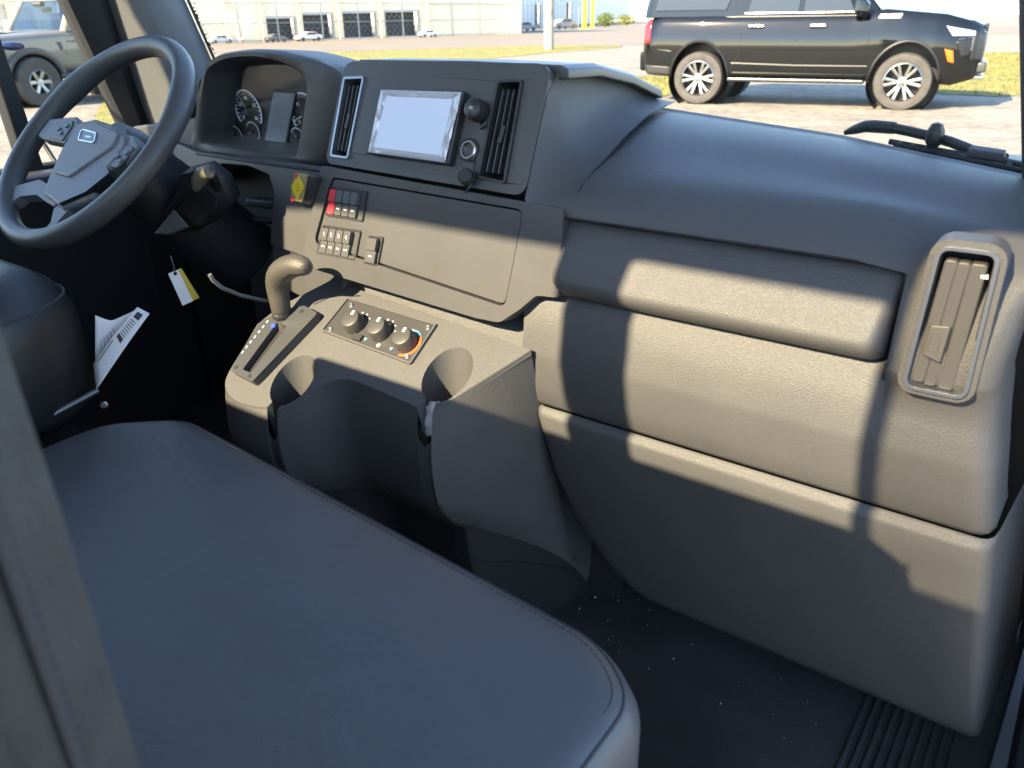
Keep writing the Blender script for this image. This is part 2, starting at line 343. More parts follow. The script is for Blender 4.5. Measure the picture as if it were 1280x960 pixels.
for k in range(26):
    u = 1.5+k*3.1
    slab('wall_seam', PBe, [(u, 0), (u+0.08, 0), (u+0.08, 8.98), (u, 8.98)], 0, 0.06, mat('blue_grey_seam', (0.30, 0.35, 0.42), 0.5), sb, bevel=0)
# ------------------------------------------------------------------ fences, poles, bollards
GALV = mat('galvanised', (0.30, 0.30, 0.29), 0.5, metal=0.3)
def fence(name, label, base, h, rails, link_step, grp=None):
    t = thing(name, label, 'fence', base[0])
    for p in base: MB().tube([p+Vector((0, 0, -0.2)), p+Vector((0, 0, h+0.08))], 0.05, 8).build('post', GALV, t)
    for a, b in zip(base, base[1:]):
        for f in rails: MB().tube([a+Vector((0, 0, h*f)), b+Vector((0, 0, h*f))], 0.028, 6).build('rail', GALV, t)
        n = max(3, int((b-a).length/link_step)); m_ = MB()
        for k in range(-int(h/link_step), n+1):
            for sgn in (0, 1):
                t0, t1 = k*link_step, k*link_step+h; L = (b-a).length; za, zb2 = 0.05, h
                if t0 < 0: za = 0.05-t0; t0 = 0
                if t1 > L: zb2 = h-(t1-L); t1 = L
                if zb2 <= za: continue
                if sgn: za, zb2 = h-za+0.05, h-zb2+0.05
                m_.tube([a.lerp(b, t0/L)+Vector((0, 0, za)), a.lerp(b, t1/L)+Vector((0, 0, zb2))], 0.006, 3, cap=False)
        if m_.V: m_.build('chain_link', GALV, t)['kind'] = 'stuff'
    return t
fb = [ground(px, interp([(-60, 68), (252, 56), (450, 49.5), (600, 44.5), (730, 36.5), (800, 32)], px)) for px in (-40, 10, 60, 120, 200, 252, 302, 350, 405, 450, 505, 565, 605, 648, 690, 723)]
fence('chain_link_fence', 'tall galvanised chain link fence along the far side of the road by the warehouse', fb, 2.9, (1.0, 0.5, 0.06), 0.55)
fb = [ground(px, 18.6) for px in (1150, 1195, 1236, 1290)]
fence('chain_link_fence', 'galvanised chain link fence behind the black vehicle hood by the road', fb, 1.6, (1.0, 0.1), 0.4)
up_ = ground(686, 62)
pl_ = thing('utility_pole', 'weathered grey wooden utility pole standing on the grass verge', 'pole', up_)
WOOD = mat('pole_wood', (0.27, 0.24, 0.20), 0.85, var=0.35, vscale=3, grain=0.6, gscale=30, gdist=0.02)
rp = 6.2/F*((up_-CAM).dot(FW)); MB().tube([up_+Vector((0, 0, z)) for z in (-0.3, 0.3, 2, 4.5, 9)], [rp*1.05, rp*1.02, rp, rp*0.95, rp*0.8], 16).build('shaft', WOOD, pl_)
MB().tube([up_+Vector((0, 0, 8.5))-Vector((1.2, 0, 0)), up_+Vector((1.2, 0, 8.5))], 0.08, 8).build('crossarm', WOOD, pl_)
MB().box((up_.x-rp*0.3, up_.y-rp*1.0, up_.z+1.3), (0.10, 0.02, 0.14)).build('number_plate', GALV, pl_)
for px, py, wv, nm in ((730.5, 36, 3.1, 'yellow steel post beside the warehouse fence, the wider one of two'), (740.5, 34.5, 2.4, 'yellow steel post beside the warehouse fence, the slimmer one of two')):
    p = ground(px, py); r_ = wv/F*((p-CAM).dot(FW)); t = thing('yellow_post', nm, 'post', p, group='yellow posts by the fence')
    YP = mat('yellow_paint', (0.75, 0.60, 0.02), 0.45, var=0.08, vscale=3)
    MB().lathe([(r_, -0.2), (r_, 5.2), (r_*0.85, 5.35), (r_*0.4, 5.45), (0, 5.47)], p, (0, 0, 1), 16).build('tube', YP, t)
    MB().lathe([(r_*1.8, -0.05), (r_*1.8, 0.06), (r_*1.02, 0.08)], p, (0, 0, 1), 16).build('base_plate', YP, t)
# leafy bushes and a pale bare shrub by the fence
def bush(name, label, px, py, rx, rz, col, n, group=None):
    p = ground(px, py); t = thing(name, label, 'bush', p, group=group); rg = random.Random(px); mb = MB()
    for i in range(n):
        v = Vector((rg.gauss(0, 1), rg.gauss(0, 1), rg.gauss(0, 1))).normalized()*rg.random()**0.4; c = p+Vector((v.x*rx*rg.uniform(0.7, 1.1), v.y*rx, rz+v.z*rz)); s = rg.uniform(0.08, 0.2)
        a, b = Vector((rg.gauss(0, 1), rg.gauss(0, 1), rg.gauss(0, 1))).normalized()*s, Vector((rg.gauss(0, 1), rg.gauss(0, 1), rg.gauss(0, 1))).normalized()*s
        mb.add([c-a, c+b, c+a, c-b], [(0, 1, 2, 3)])
    mb.build('foliage', mat(name+'_leaf', col, 0.7, var=0.4, vscale=3), t, smooth=False)
    m2 = MB()
    for k in range(5): a = k*1.3; m2.tube([p+Vector((0.1*math.cos(a), 0.1*math.sin(a), -0.1)), p+Vector((rx*0.5*math.cos(a), rx*0.5*math.sin(a), rz))], [0.04, 0.02], 5)
    m2.build('stems', mat('bush_wood', (0.12, 0.09, 0.06), 0.9), t)
bush('rounded_bush', 'green rounded bush next to the yellow posts by the shed', 757, 33.5, 1.9, 1.2, (0.10, 0.14, 0.03), 900)
bush('spreading_bush', 'yellow green spreading bush between the yellow posts and the black vehicle', 782, 31.5, 2.3, 1.1, (0.15, 0.17, 0.03), 900)
p = ground(303, 54); t = thing('pale_shrub', 'pale bare twiggy shrub by the fence before the warehouse wall', 'shrub', p); rg = random.Random(8); mb = MB()
for i in range(34):
    a = rg.random()*6.28; q = p.copy(); pts = [q.copy()]; dv = Vector((math.cos(a)*rg.uniform(0.1, 0.5), math.sin(a)*rg.uniform(0.1, 0.5), 1)).normalized()
    for k in range(6): dv = (dv+Vector((rg.gauss(0, 0.3), rg.gauss(0, 0.3), rg.gauss(0, 0.12)))).normalized(); q = q+dv*rg.uniform(0.35, 0.55); pts.append(q.copy())
    mb.tube(pts, [0.05, 0.045, 0.04, 0.035, 0.03, 0.025, 0.015], 4)
mb.build('twigs', mat('pale_twig', (0.62, 0.55, 0.46), 0.8), t)

# ------------------------------------------------------------------ vehicles
TYRE = mat('tyre_rubber', (0.045, 0.041, 0.038), 0.75, var=0.3, vscale=8); ALLOY = mat('bright_alloy', (0.36, 0.355, 0.34), 0.3, metal=1.0); GALLOY = mat('dark_alloy', (0.32, 0.32, 0.32), 0.35, metal=0.8)
BLK = mat('satin_black', (0.012, 0.012, 0.013), 0.4); LAMP = mat('lamp_clear', (0.75, 0.77, 0.80), 0.08, metal=0.6); REDL = mat('tail_red', (0.50, 0.02, 0.03), 0.15); AMB = mat('marker_amber', (0.75, 0.13, 0.01), 0.2)
WGL = mat('car_glass', (0.02, 0.027, 0.034), 0.03, spec=0.5)
def wheel(root, x, y, r, side, rimr, style):
    ay = Vector((0, side, 0)); c = Vector((x, y, r)); wd = 0.28
    wh = MB().lathe([(rimr, -wd/2), (r*0.93, -wd/2), (r, -wd/2+0.05), (r, wd/2-0.05), (r*0.95, wd/2-0.005), (rimr*1.10, wd/2+0.008), (rimr, wd/2-0.004), (rimr*0.97, wd/2-0.02)], c, ay, 40, cap=False).build('wheel', TYRE, root, local=True)
    MB().lathe([(rimr*0.985, wd/2+0.001), (rimr*0.94, wd/2+0.008), (rimr*0.90, wd/2-0.01), (rimr*0.88, -0.02)], c, ay, 40, cap=False).build('rim', ALLOY if style else GALLOY, wh, local=True)
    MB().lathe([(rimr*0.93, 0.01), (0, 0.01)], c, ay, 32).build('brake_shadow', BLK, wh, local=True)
    ns = 6
    for k in range(ns):
        for o_ in ((-0.17, 0.17) if style else (0,)):
            a0, a1 = 2*PI*k/ns+o_*0.5, 2*PI*k/ns+o_*1.12
            d0, d1 = Vector((math.cos(a0), 0, math.sin(a0))), Vector((math.cos(a1), 0, math.sin(a1))); e = Vector((-d1.z, 0, d1.x))*rimr*(0.075 if style else 0.14)
            p0, p1 = c+d0*rimr*0.16+ay*(wd/2-0.03), c+d1*rimr*0.93+ay*(wd/2-0.006)
            MB().prism([p0-e*0.9, p0+e*0.9, p1+e*1.15, p1-e*1.15], -ay*0.035).build('spoke', ALLOY if style else GALLOY, wh, bevel=0.006, segs=1, local=True)
    MB().lathe([(rimr*0.27, wd/2-0.06), (rimr*0.25, wd/2-0.022), (rimr*0.12, wd/2-0.012), (0, wd/2-0.010)], c, ay, 20).build('hub_cap', ALLOY if style else GALLOY, wh, local=True)
    for k in range(6):
        a = 2*PI*(k+0.5)/6; MB().lathe([(0.014, wd/2-0.03), (0.012, wd/2-0.012), (0, wd/2-0.011)], c+Vector((math.cos(a), 0, math.sin(a)))*rimr*0.20, ay, 8).build('lug_nut', CHROME, wh, local=True)
class Car:
    def __init__(s, root, x0, x1, zb, zt, hw, B, wheels, arch, paint):
        s.root, s.zb, s.zt, s.hw, s.B = root, zb, zt, hw, B
        n = int((x1-x0)/0.05); xs = [lerp(x0, x1, i/n) for i in range(n+1)]; T = [i/16 for i in range(17)]
        bm = bmesh.new(); rows = []
        for x in xs:
            ring = [s.surf(x, None, -1, t=t) for t in T]; w_ = interp(hw, x); zt_ = interp(zt, x)
            ring += [Vector((x, -w_*0.70, zt_+0.018)), Vector((x, 0, zt_+0.035)), Vector((x, w_*0.70, zt_+0.018))] + [s.surf(x, None, 1, t=t) for t in reversed(T)]
            rows.append([bm.verts.new(v) for v in ring])
        N = len(rows[0])
        for i in range(len(rows)-1):
            for j in range(N-1):
                q = (rows[i][j], rows[i][j+1], rows[i+1][j+1], rows[i+1][j]); c = sum((v.co for v in q), Vector())/4
                if any((c.x-wx)**2+(c.z-wz)**2 < arch**2 and abs(c.y) > 0.6 for wx, wz in wheels): continue
                bm.faces.new(q)
        for r_ in (rows[0], rows[-1]): bm.faces.new(r_)
        for v in bm.verts:
            if abs(v.co.y) > 0.55:
                for wx, wz in wheels:
                    d = Vector((v.co.x-wx, 0, v.co.z-wz)); L = d.length
                    if L < arch+0.035 and L > 0.05 and any(len(e.link_faces) == 1 for e in v.link_edges) and v.co.z > interp(zb, v.co.x)+0.02: d *= arch/L; v.co.x, v.co.z = wx+d.x, wz+d.z
        bmesh.ops.recalc_face_normals(bm, faces=bm.faces)
        me = bpy.data.meshes.new('body'); bm.to_mesh(me); bm.free(); s.body = link('body', me, paint, root, local=True)
        for p in me.polygons: p.use_smooth = True
        me.set_sharp_from_angle(angle=R(40))
        for wx, wz in wheels:
            for sd in (-1, 1): MB().lathe([(0.0, 0.5), (arch+0.03, 0.5), (arch+0.03, interp(hw, wx)*0.94)], (wx, 0, wz), (0, sd, 0), 32, cap=False).build('wheel_well', BLK, root, local=True)
        MB().box(((x0+x1)/2, 0, 0.50), ((x1-x0)*0.9, 1.2, 0.16)).build('underbody', BLK, root, local=True)
    def surf(s, x, z, side, off=0.0, t=None):
        zb, zt, w_ = interp(s.zb, x), interp(s.zt, x), interp(s.hw, x)
        if t is None: t = min(1, max(0, (z-zb)/(zt-zb)))
        return Vector((x, side*(w_*interp(s.B, t)+off), lerp(zb, zt, t)))
    def patch(s, name, q, side, off, m, parent=None, n=8):      # q: four (x, z) corners
        rows = [[s.surf(*[lerp(lerp(q[0][k], q[1][k], u/n), lerp(q[3][k], q[2][k], u/n), v/n) for k in (0, 1)], side, off) for u in range(n+1)] for v in range(n+1)]
        o = MB().grid(rows).build(name, m, parent or s.root, local=True); sm = o.modifiers.new('s', 'SOLIDIFY'); sm.thickness = 0.012; sm.offset = 0; return o
    def line(s, name, pts, side, r=0.006, m=None):
        return MB().tube([s.surf(x, z, side, 0.0005) for x, z in pts], r, 6).build(name, m or BLK, s.root, local=True)
PAINTB = mat('black_car_paint', (0.004, 0.005, 0.006), 0.06, spec=0.5)
gr, gf = ground(872, 129.5), ground(1122, 136.5); hd = (gf-gr); rzz = math.atan2(hd.y, hd.x); WB = hd.length
hy = 1.0
suv = thing('black_suv', 'glossy black large SUV with silver alloy wheels parked on the lot', 'SUV', gr+Vector((-math.sin(rzz), math.cos(rzz), 0))*0.88, rzz)
S_ = WB/3.07
BT = [(0, 0.90), (0.06, 0.955), (0.2, 0.985), (0.45, 1.0), (0.60, 0.998), (0.72, 0.985), (0.86, 0.955), (0.95, 0.925), (1, 0.885)]
suvc = Car(suv, -1.02, 4.06, [(-1.02, 0.52), (-0.9, 0.44), (-0.5, 0.42), (3.4, 0.40), (3.7, 0.36), (4.06, 0.46)], [(-1.02, 1.12), (-0.7, 1.20), (2.25, 1.20), (2.7, 1.245), (3.5, 1.18), (3.85, 1.10), (4.06, 1.02)],
           [(-1.02, 0.80), (-0.95, 0.92), (-0.8, 0.99), (0, 1.03), (3.0, 1.03), (3.4, 1.0), (3.6, 0.95), (3.8, 0.86), (3.95, 0.75), (4.06, 0.60)], BT, [(0, 0.405), (3.07*1.0, 0.405)], 0.475, PAINTB)
for sd in (-1, 1):
    for x in (0, 3.07): wheel(suv, x, sd*0.88, 0.405, sd, 0.275, True)
    for x in (0, 3.07):
        pts = [Vector((x+0.485*math.cos(a), 0, 0.405+0.485*math.sin(a))) for a in [R(-8+196*k/24) for k in range(25)]]
        MB().tube([suvc.surf(p.x, p.z, sd, 0.004) for p in pts], 0.018, 6).build('arch_lip', BLK, suv, local=True)
    suvc.line('door_seam', [(0.62, 1.18), (0.66, 0.95), (0.62, 0.72), (0.52, 0.55)], sd); suvc.line('door_seam', [(1.52, 1.19), (1.50, 0.9), (1.46, 0.46)], sd); suvc.line('door_seam', [(2.50, 1.18), (2.52, 0.9), (2.46, 0.46)], sd)
    suvc.line('sill_moulding', [(0.52, 0.62), (1.5, 0.60), (2.55, 0.60)], sd, 0.012)
    suvc.line('belt_moulding', [(-0.85, 1.165), (0.6, 1.175), (1.5, 1.175), (2.45, 1.175)], sd, 0.010)
    for x in (0.86, 1.78):
        p = suvc.surf(x, 1.06, sd, 0.035); h_ = MB().tube([p+Vector((-0.13, -sd*0.025, 0)), p+Vector((-0.10, 0, 0.004)), p+Vector((0.10, 0, 0.004)), p+Vector((0.13, -sd*0.025, 0))], [0.012, 0.020, 0.020, 0.012], 8).build('door_handle', CHROME if sd < 0 else PAINTB, suv, local=True)
    MB().box((1.52, sd*1.03, 0.40), (2.05, 0.16, 0.05)).build('running_board', BLK, suv, bevel=0.02, local=True)
    MB().box((1.52, sd*1.10, 0.418), (2.02, 0.03, 0.022)).build('running_board_trim', ALLOY, suv, bevel=0.005, local=True)
    mp = suvc.surf(2.36, 1.19, sd, 0.14)
    MB().loft([[mp+Vector((-0.10, 0, -0.02)+()) if False else mp+Vector((-0.09+dx, sd*dy*k, dz*k)) for dy, dz in ((-0.13, 0.02), (-0.11, 0.16), (0.0, 0.20), (0.12, 0.17), (0.13, 0.03), (0.0, 0.0))] for dx, k in ((0, 0.9), (0.05, 1.0), (0.13, 0.9), (0.20, 0.6))]).build('mirror', PAINTB, suv, bevel=0.015, local=True)
    MB().tube([mp+Vector((0, 0, 0.03)), suvc.surf(2.42, 1.18, sd, -0.02)], 0.045, 8).build('mirror_stem', BLK, suv, local=True)
    suvc.patch('marker_lamp', [(3.55, 0.80), (3.66, 0.78), (3.70, 0.64), (3.62, 0.66)], sd, 0.006, AMB)
    suvc.patch('headlamp', [(3.52, 1.05), (3.90, 0.99), (3.90, 0.94), (3.62, 0.94)], sd, 0.008, LAMP)
    suvc.patch('lamp_surround', [(3.68, 0.88), (3.88, 0.92), (3.88, 0.72), (3.78, 0.70)], sd, 0.004, BLK)
    suvc.line('lamp_trim', [(3.70, 0.90), (3.885, 0.925), (3.89, 0.79), (3.78, 0.71)], sd, 0.010, ALLOY)
    gs_ = suvc.patch('grille_side', [(3.90, 1.0), (4.05, 0.97), (4.05, 0.64), (3.90, 0.66)], sd, 0.006, BLK)
    for k in range(5): suvc.line('grille_bar', [(3.90, 0.70+k*0.065), (4.05, 0.69+k*0.062)], sd, 0.011, GALLOY)
    for k in range(4): suvc.line('grille_bar', [(3.92+k*0.035, 0.98), (3.92+k*0.035, 0.66)], sd, 0.008, GALLOY)
    suvc.patch('tail_lamp', [(-0.99, 1.20), (-0.86, 1.21), (-0.86, 0.86), (-0.97, 0.86)], sd, 0.012, REDL)
    suvc.line('bumper_seam', [(-0.98, 0.80), (-0.7, 0.78), (-0.48, 0.76)], sd, 0.006)
    suvc.patch('lower_cladding', [(-0.95, 0.58), (-0.48, 0.56), (-0.48, 0.44), (-0.90, 0.45)], sd, 0.006, mat('cladding_grey', (0.03, 0.03, 0.032), 0.5))
    bz = suvc.patch('fender_badge', [(2.62, 1.185), (2.92, 1.19), (2.90, 1.14), (2.60, 1.14)], sd, 0.004, mat('badge_plate', (0.55, 0.53, 0.54), 0.35))
pbz = PF(suvc.surf(2.76, 1.163, -1, 0.0115), (1, 0, 0), (0, 0.25, 1)); text('fender_lettering', 'Z71', pbz, (0, 0), 0.075, 0.0, mat('badge_red', (0.6, 0.03, 0.05), 0.4), suv).matrix_parent_inverse = Matrix()
grl = MB().box((4.035, 0, 0.86), (0.06, 1.14, 0.42)).build('grille', BLK, suv, bevel=0.02, local=True)
for k in range(6): MB().box((4.068, 0, 0.70+k*0.065), (0.012, 1.10, 0.016)).build('grille_bar', GALLOY, grl, local=True)
for k in range(15): MB().box((4.07, -0.53+k*0.0755, 0.86), (0.010, 0.014, 0.38)).build('grille_bar', GALLOY, grl, local=True)
MB().box((4.07, 0, 0.585), (0.14, 1.30, 0.13)).build('bumper', mat('bumper_grey', (0.04, 0.042, 0.045), 0.35), suv, bevel=0.04, segs=3, local=True)
MB().box((4.05, 0, 0.46), (0.16, 1.25, 0.04)).build('skid_plate', ALLOY, suv, bevel=0.012, local=True)
MB().box((-1.02, 0, 0.62), (0.12, 1.62, 0.26)).build('rear_bumper', PAINTB, suv, bevel=0.05, segs=3, local=True)
def greenhouse(root, st, paint, glassq, zlow):                 # st: stations (x, base half width, roof half width, roof z)
    rings = [[Vector((x, -b, zlow)), Vector((x, -(b*0.45+r_*0.55), lerp(zlow, z, 0.6))), Vector((x, -r_, z-0.05)), Vector((x, -r_*0.86, z)), Vector((x, r_*0.86, z)), Vector((x, r_, z-0.05)), Vector((x, (b*0.45+r_*0.55), lerp(zlow, z, 0.6))), Vector((x, b, zlow))] for x, b, r_, z in st]
    MB().loft(rings).build('cabin', paint, root, bevel=0.02, local=True)
    for name, q, m in glassq: MB().prism(q, (Vector(q[1])-Vector(q[0])).cross(Vector(q[3])-Vector(q[0])).normalized()*0.012).build(name, m, root, local=True)
def sideq(x0, x1, x2, x3, z0, z1, b, r_, zl, zr, sd, o=0.004):
    yy = lambda z: lerp(b, r_, min(1, (z-zl)/(zr-zl)))+o
    q = [(x0, sd*yy(z0), z0), (x1, sd*yy(z0), z0), (x2, sd*yy(z1), z1), (x3, sd*yy(z1), z1)]
    return q if sd < 0 else q[::-1]
gq_ = []
for sd in (-1, 1):
    gq_ += [('side_window', sideq(0.70, 1.46, 1.46, 0.80, 1.22, 1.72, 0.93, 0.78, 1.17, 1.88, sd, 0.012), WGL), ('side_window', sideq(1.54, 2.26, 1.92, 1.54, 1.22, 1.72, 0.93, 0.78, 1.17, 1.88, sd, 0.012), WGL), ('quarter_window', sideq(-0.80, 0.35, 0.55, -0.70, 1.26, 1.72, 0.93, 0.78, 1.17, 1.88, sd, 0.012), WGL)]
gq_ += [('windscreen', [(2.63, -0.86, 1.22), (2.63, 0.86, 1.22), (1.88, 0.68, 1.86), (1.88, -0.68, 1.86)], WGL)]
greenhouse(suv, [(-1.0, 0.88, 0.70, 1.40), (-0.88, 0.92, 0.76, 1.88), (0.5, 0.93, 0.78, 1.93), (1.7, 0.93, 0.76, 1.92), (2.05, 0.92, 0.72, 1.78), (2.62, 0.90, 0.80, 1.24)], PAINTB, gq_, 1.17)
for sd in (-1, 1): MB().tube([(0.66, sd*0.955, 1.215), (1.5, sd*0.955, 1.215), (2.45, sd*0.95, 1.215)], 0.010, 6).build('window_trim', CHROME, suv, local=True)
for ch in suv.children:                                        # taller body above the sills
    if ch.name.startswith('wheel') and not ch.name.startswith('wheel_well'): continue
    for v in ch.data.vertices:
        if v.co.z > 0.5: v.co.z = 0.5+(v.co.z-0.5)*1.21
    if ch.name == 'grille':
        for g in ch.children:
            for v in g.data.vertices: v.co.z = 0.5+(v.co.z-0.5)*1.21 if v.co.z > 0.5 else v.co.z
suv.scale = (S_, S_, S_)

# the grey off-road vehicle seen through the driver's window
PAINTG = mat('grey_car_paint', (0.115, 0.11, 0.10), 0.3, coat=0.4)
hdir = Vector((0.16, -0.987, 0)); rz2 = math.atan2(hdir.y, hdir.x); gw = ground(53, 133.5); lx = Vector((math.cos(rz2), math.sin(rz2), 0)); ly = Vector((-math.sin(rz2), math.cos(rz2), 0))
dist = (gw-CAM).dot(FW); sc4 = (52.0/F*dist/0.90)/0.84
org = gw-lx*(2.6*sc4)-ly*(0.84*sc4)
if (CAM-gw).dot(ly) < 0: org = gw-lx*(2.6*sc4)+ly*(0.84*sc4)
offr = thing('grey_off_roader', 'boxy grey off-road vehicle with chunky tyres parked beyond the driver window', 'off-roader', org, rz2)
offr.scale = (sc4,)*3
oc = Car(offr, -0.75, 3.42, [(-0.75, 0.62), (2.9, 0.58), (3.42, 0.72)], [(-0.75, 1.22), (1.55, 1.24), (1.75, 1.24), (3.2, 1.18), (3.42, 1.10)], [(-0.75, 0.84), (-0.6, 0.90), (3.1, 0.90), (3.3, 0.87), (3.42, 0.80)], [(0, 0.95), (0.1, 0.985), (0.5, 1.0), (0.9, 0.99), (0.97, 0.96), (1, 0.92)], [(0, 0.42), (2.6, 0.42)], 0.50, PAINTG)
for sd in (-1, 1):
    for x in (0, 2.6): wheel(offr, x, sd*0.84, 0.42, sd, 0.215, False)
    for x in (0, 2.6):
        pts = [(x+0.55*math.cos(a), 0.42+0.52*math.sin(a)) for a in [R(5+170*k/20) for k in range(21)]]
        MB().tube([Vector((px_, sd*0.91, pz_)) for px_, pz_ in pts], 0.055, 8).build('fender_flare', mat('flare_dark', (0.05, 0.05, 0.048), 0.6), offr, local=True)
    oc.line('door_seam', [(1.92, 1.22), (1.92, 0.9), (1.86, 0.62)], sd); oc.line('door_seam', [(0.72, 1.22), (0.74, 0.8), (0.66, 0.64)], sd)
    oc.line('body_crease', [(0.2, 1.05), (1.85, 1.07)], sd, 0.016, PAINTG)
    oc.patch('fender_scoop', [(1.98, 1.06), (2.06, 1.06), (2.0, 0.92), (1.96, 0.96)], sd, 0.008, BLK)
    MB().box((1.3, sd*0.92, 0.50), (1.75, 0.14, 0.08)).build('rock_rail', BLK, offr, bevel=0.02, local=True)
    MB().box((1.62, sd*1.04, 1.34), (0.10, 0.22, 0.20)).build('mirror', mat('mirror_tan', (0.30, 0.26, 0.20), 0.5), offr, bevel=0.03, local=True)
    MB().lathe([(0.10, 0), (0.115, 0.02), (0.10, 0.05), (0, 0.06)], (3.40, sd*0.62, 0.98), (1, 0, 0), 20).build('headlamp', LAMP, offr, local=True)
MB().box((3.42, 0, 0.98), (0.06, 1.6, 0.28)).build('grille', BLK, offr, bevel=0.02, local=True)
MB().box((3.50, 0, 0.66), (0.20, 1.70, 0.20)).build('bumper', BLK, offr, bevel=0.04, local=True)
MB().box((2.6, 0.25, 1.235), (1.2, 0.5, 0.02)).build('hood_panel', PAINTG, offr, bevel=0.01, local=True)
PG2 = mat('pillar_tan', (0.33, 0.29, 0.22), 0.5)
for sd in (-1, 1):
    MB().tube([(1.82, sd*0.80, 1.22), (1.42, sd*0.70, 1.80)], 0.055, 8).build('windscreen_pillar', PG2, offr, local=True)
    MB().tube([(0.62, sd*0.82, 1.22), (0.60, sd*0.72, 1.80)], 0.05, 8).build('roll_bar', BLK, offr, local=True)
MB().tube([(1.42, -0.70, 1.80), (1.42, 0.70, 1.80)], 0.055, 8).build('windscreen_header', PG2, offr, local=True)
MB().prism([(1.80, -0.76, 1.26), (1.80, 0.76, 1.26), (1.45, 0.66, 1.76), (1.45, -0.66, 1.76)], (0.012, 0, 0.006)).build('windscreen', glassmat('offroad_glass', (0.62, 0.70, 0.74), 1.6), offr, local=True)
MB().box((0.2, 0, 1.80), (2.3, 1.46, 0.06)).build('roof', mat('roof_dark', (0.06, 0.07, 0.06), 0.6), offr, bevel=0.03, local=True)
for sd in (-1, 1): MB().prism(sideq(0.70, 1.74, 1.42, 0.70, 1.26, 1.76, 0.84, 0.72, 1.2, 1.8, sd), (0, 0.006, 0)).build('side_window', glassmat('offroad_side', (0.62, 0.70, 0.74), 1.4), offr, local=True)
for sd in (-1, 1):
    MB().loft([[Vector((1.0+dx, sd*0.38+dy, z)) for dx, dy in ((-0.06, -0.2), (0.05, -0.2), (0.05, 0.2), (-0.06, 0.2))] for z, dx0 in ((0.9, 0), (1.3, 0), (1.55, 0))]).build('seat_back', BLK, offr, bevel=0.05, local=True)
MB().tube([(1.62, -0.1, 1.70), (1.60, 0.1, 1.70)], 0.05, 8).build('rear_view_mirror', BLK, offr, local=True)
# small cars parked far off behind the fence
def smallcar(px, py, wpx, col, label, rot):
    p = ground(px, py); s = wpx/F*((p-CAM).dot(FW))/4.5; mname = 'far_paint_%d' % int(px)
    prof = [(-2.2, 0.35), (-2.25, 0.75), (-2.1, 0.95), (-1.5, 1.02), (-0.9, 1.42), (0.5, 1.45), (1.15, 1.0), (2.0, 0.88), (2.25, 0.7), (2.25, 0.35)]
    t = thing('parked_car', label, 'car', p, rot, 'cars parked behind the far fence')
    rings = [[Vector((x*s*k, y*s, z*s)) for x, z in prof] for y, k in ((-0.85, 0.97), (-0.7, 1.0), (0.7, 1.0), (0.85, 0.97))]
    MB().loft(rings).build('body', mat(mname, col, 0.25, coat=0.6), t, bevel=0.05, local=True)
    for sd in (-1, 1):
        MB().prism([(-1.3*s, sd*0.86*s, 1.03*s), (0.9*s, sd*0.86*s, 1.03*s), (0.45*s, sd*0.86*s, 1.36*s), (-0.85*s, sd*0.86*s, 1.36*s)], (0, sd*0.01, 0)).build('window', WGL, t, local=True)
        for x in (-1.4, 1.4): MB().lathe([(0.33*s, 0), (0.33*s, 0.2*s), (0.2*s, 0.22*s), (0, 0.22*s)], (x*s, sd*0.68*s, 0.33*s), (0, sd, 0), 16).build('wheel', TYRE, t, local=True)
    return t
ra = math.atan2(PBd.ex.y, PBd.ex.x)
smallcar(277, 54.2, 30, (0.55, 0.58, 0.62), 'silver car behind the fence at the pale shrub', ra)
smallcar(345, 52.8, 30, (0.10, 0.10, 0.11), 'dark car behind the fence before the first dock door', ra+0.3)
smallcar(386, 51.6, 34, (0.60, 0.58, 0.55), 'pale car behind the fence before the second dock door', ra+PI)
smallcar(535, 46.4, 26, (0.72, 0.72, 0.70), 'white car behind the fence past the last dock door', ra)
smallcar(655, 39.5, 34, (0.22, 0.25, 0.30), 'dark blue grey car before the shed beside the utility pole', ra)
smallcar(703, 36.5, 38, (0.18, 0.20, 0.24), 'dark car before the shed between the utility pole and yellow posts', ra+PI)

# ================================================================== THE CAB SHELL
cab = thing('truck_cab', 'dark grey truck cab shell with windscreen, pillars and driver door around the dashboard', 'truck cab', (0, 0, 0))
FLZ = 0.0
MB().box((-0.05, 0.55, FLZ-0.03), (1.88, 1.80, 0.06)).build('floor', RUBBER, cab)
MB().box((-0.05, 1.36, 0.35), (1.86, 0.05, 0.80)).build('firewall', DARK, cab)
for i in range(10):                                    # ribbed threshold mat by the passenger door
    x = 0.695+i*0.0135
    MB().box((x, 0.80, 0.002), (0.007, 0.52, 0.004)).build('mat_rib', RUBBER, cab, bevel=0.0015, segs=1)
sillp = [onZ(a, b, 0.02) for a, b in ((1236, 962), (1262, 870), (1284, 790), (1300, 790), (1284, 870), (1262, 962))]
MB().prism([(p.x, p.y, 0.0) for p in sillp], (0, 0, 0.02)).build('door_sill_strip', mat('sill_metal', (0.16, 0.165, 0.18), 0.45, metal=0.3), cab, bevel=0.002)
MB().box((0.905, 0.55, 0.0), (0.05, 1.7, 0.06)).build('door_sill', DARK, cab, bevel=0.01)
MB().box((-1.0, 1.22, 0.36), (0.05, 0.30, 0.80)).build('driver_kick_panel', BLACK, cab)
MB().box((-0.62, 0.60, -0.02), (0.90, 1.6, 0.10)).build('driver_floor_mat', BLACK, cab)
kick = [(0.90, 0.84, 0.0), (0.90, 1.34, 0.0), (0.90, 1.34, 0.75), (0.90, 0.98, 0.75)]
MB().prism(kick, (0.03, 0, 0)).build('kick_panel', DARK, cab)
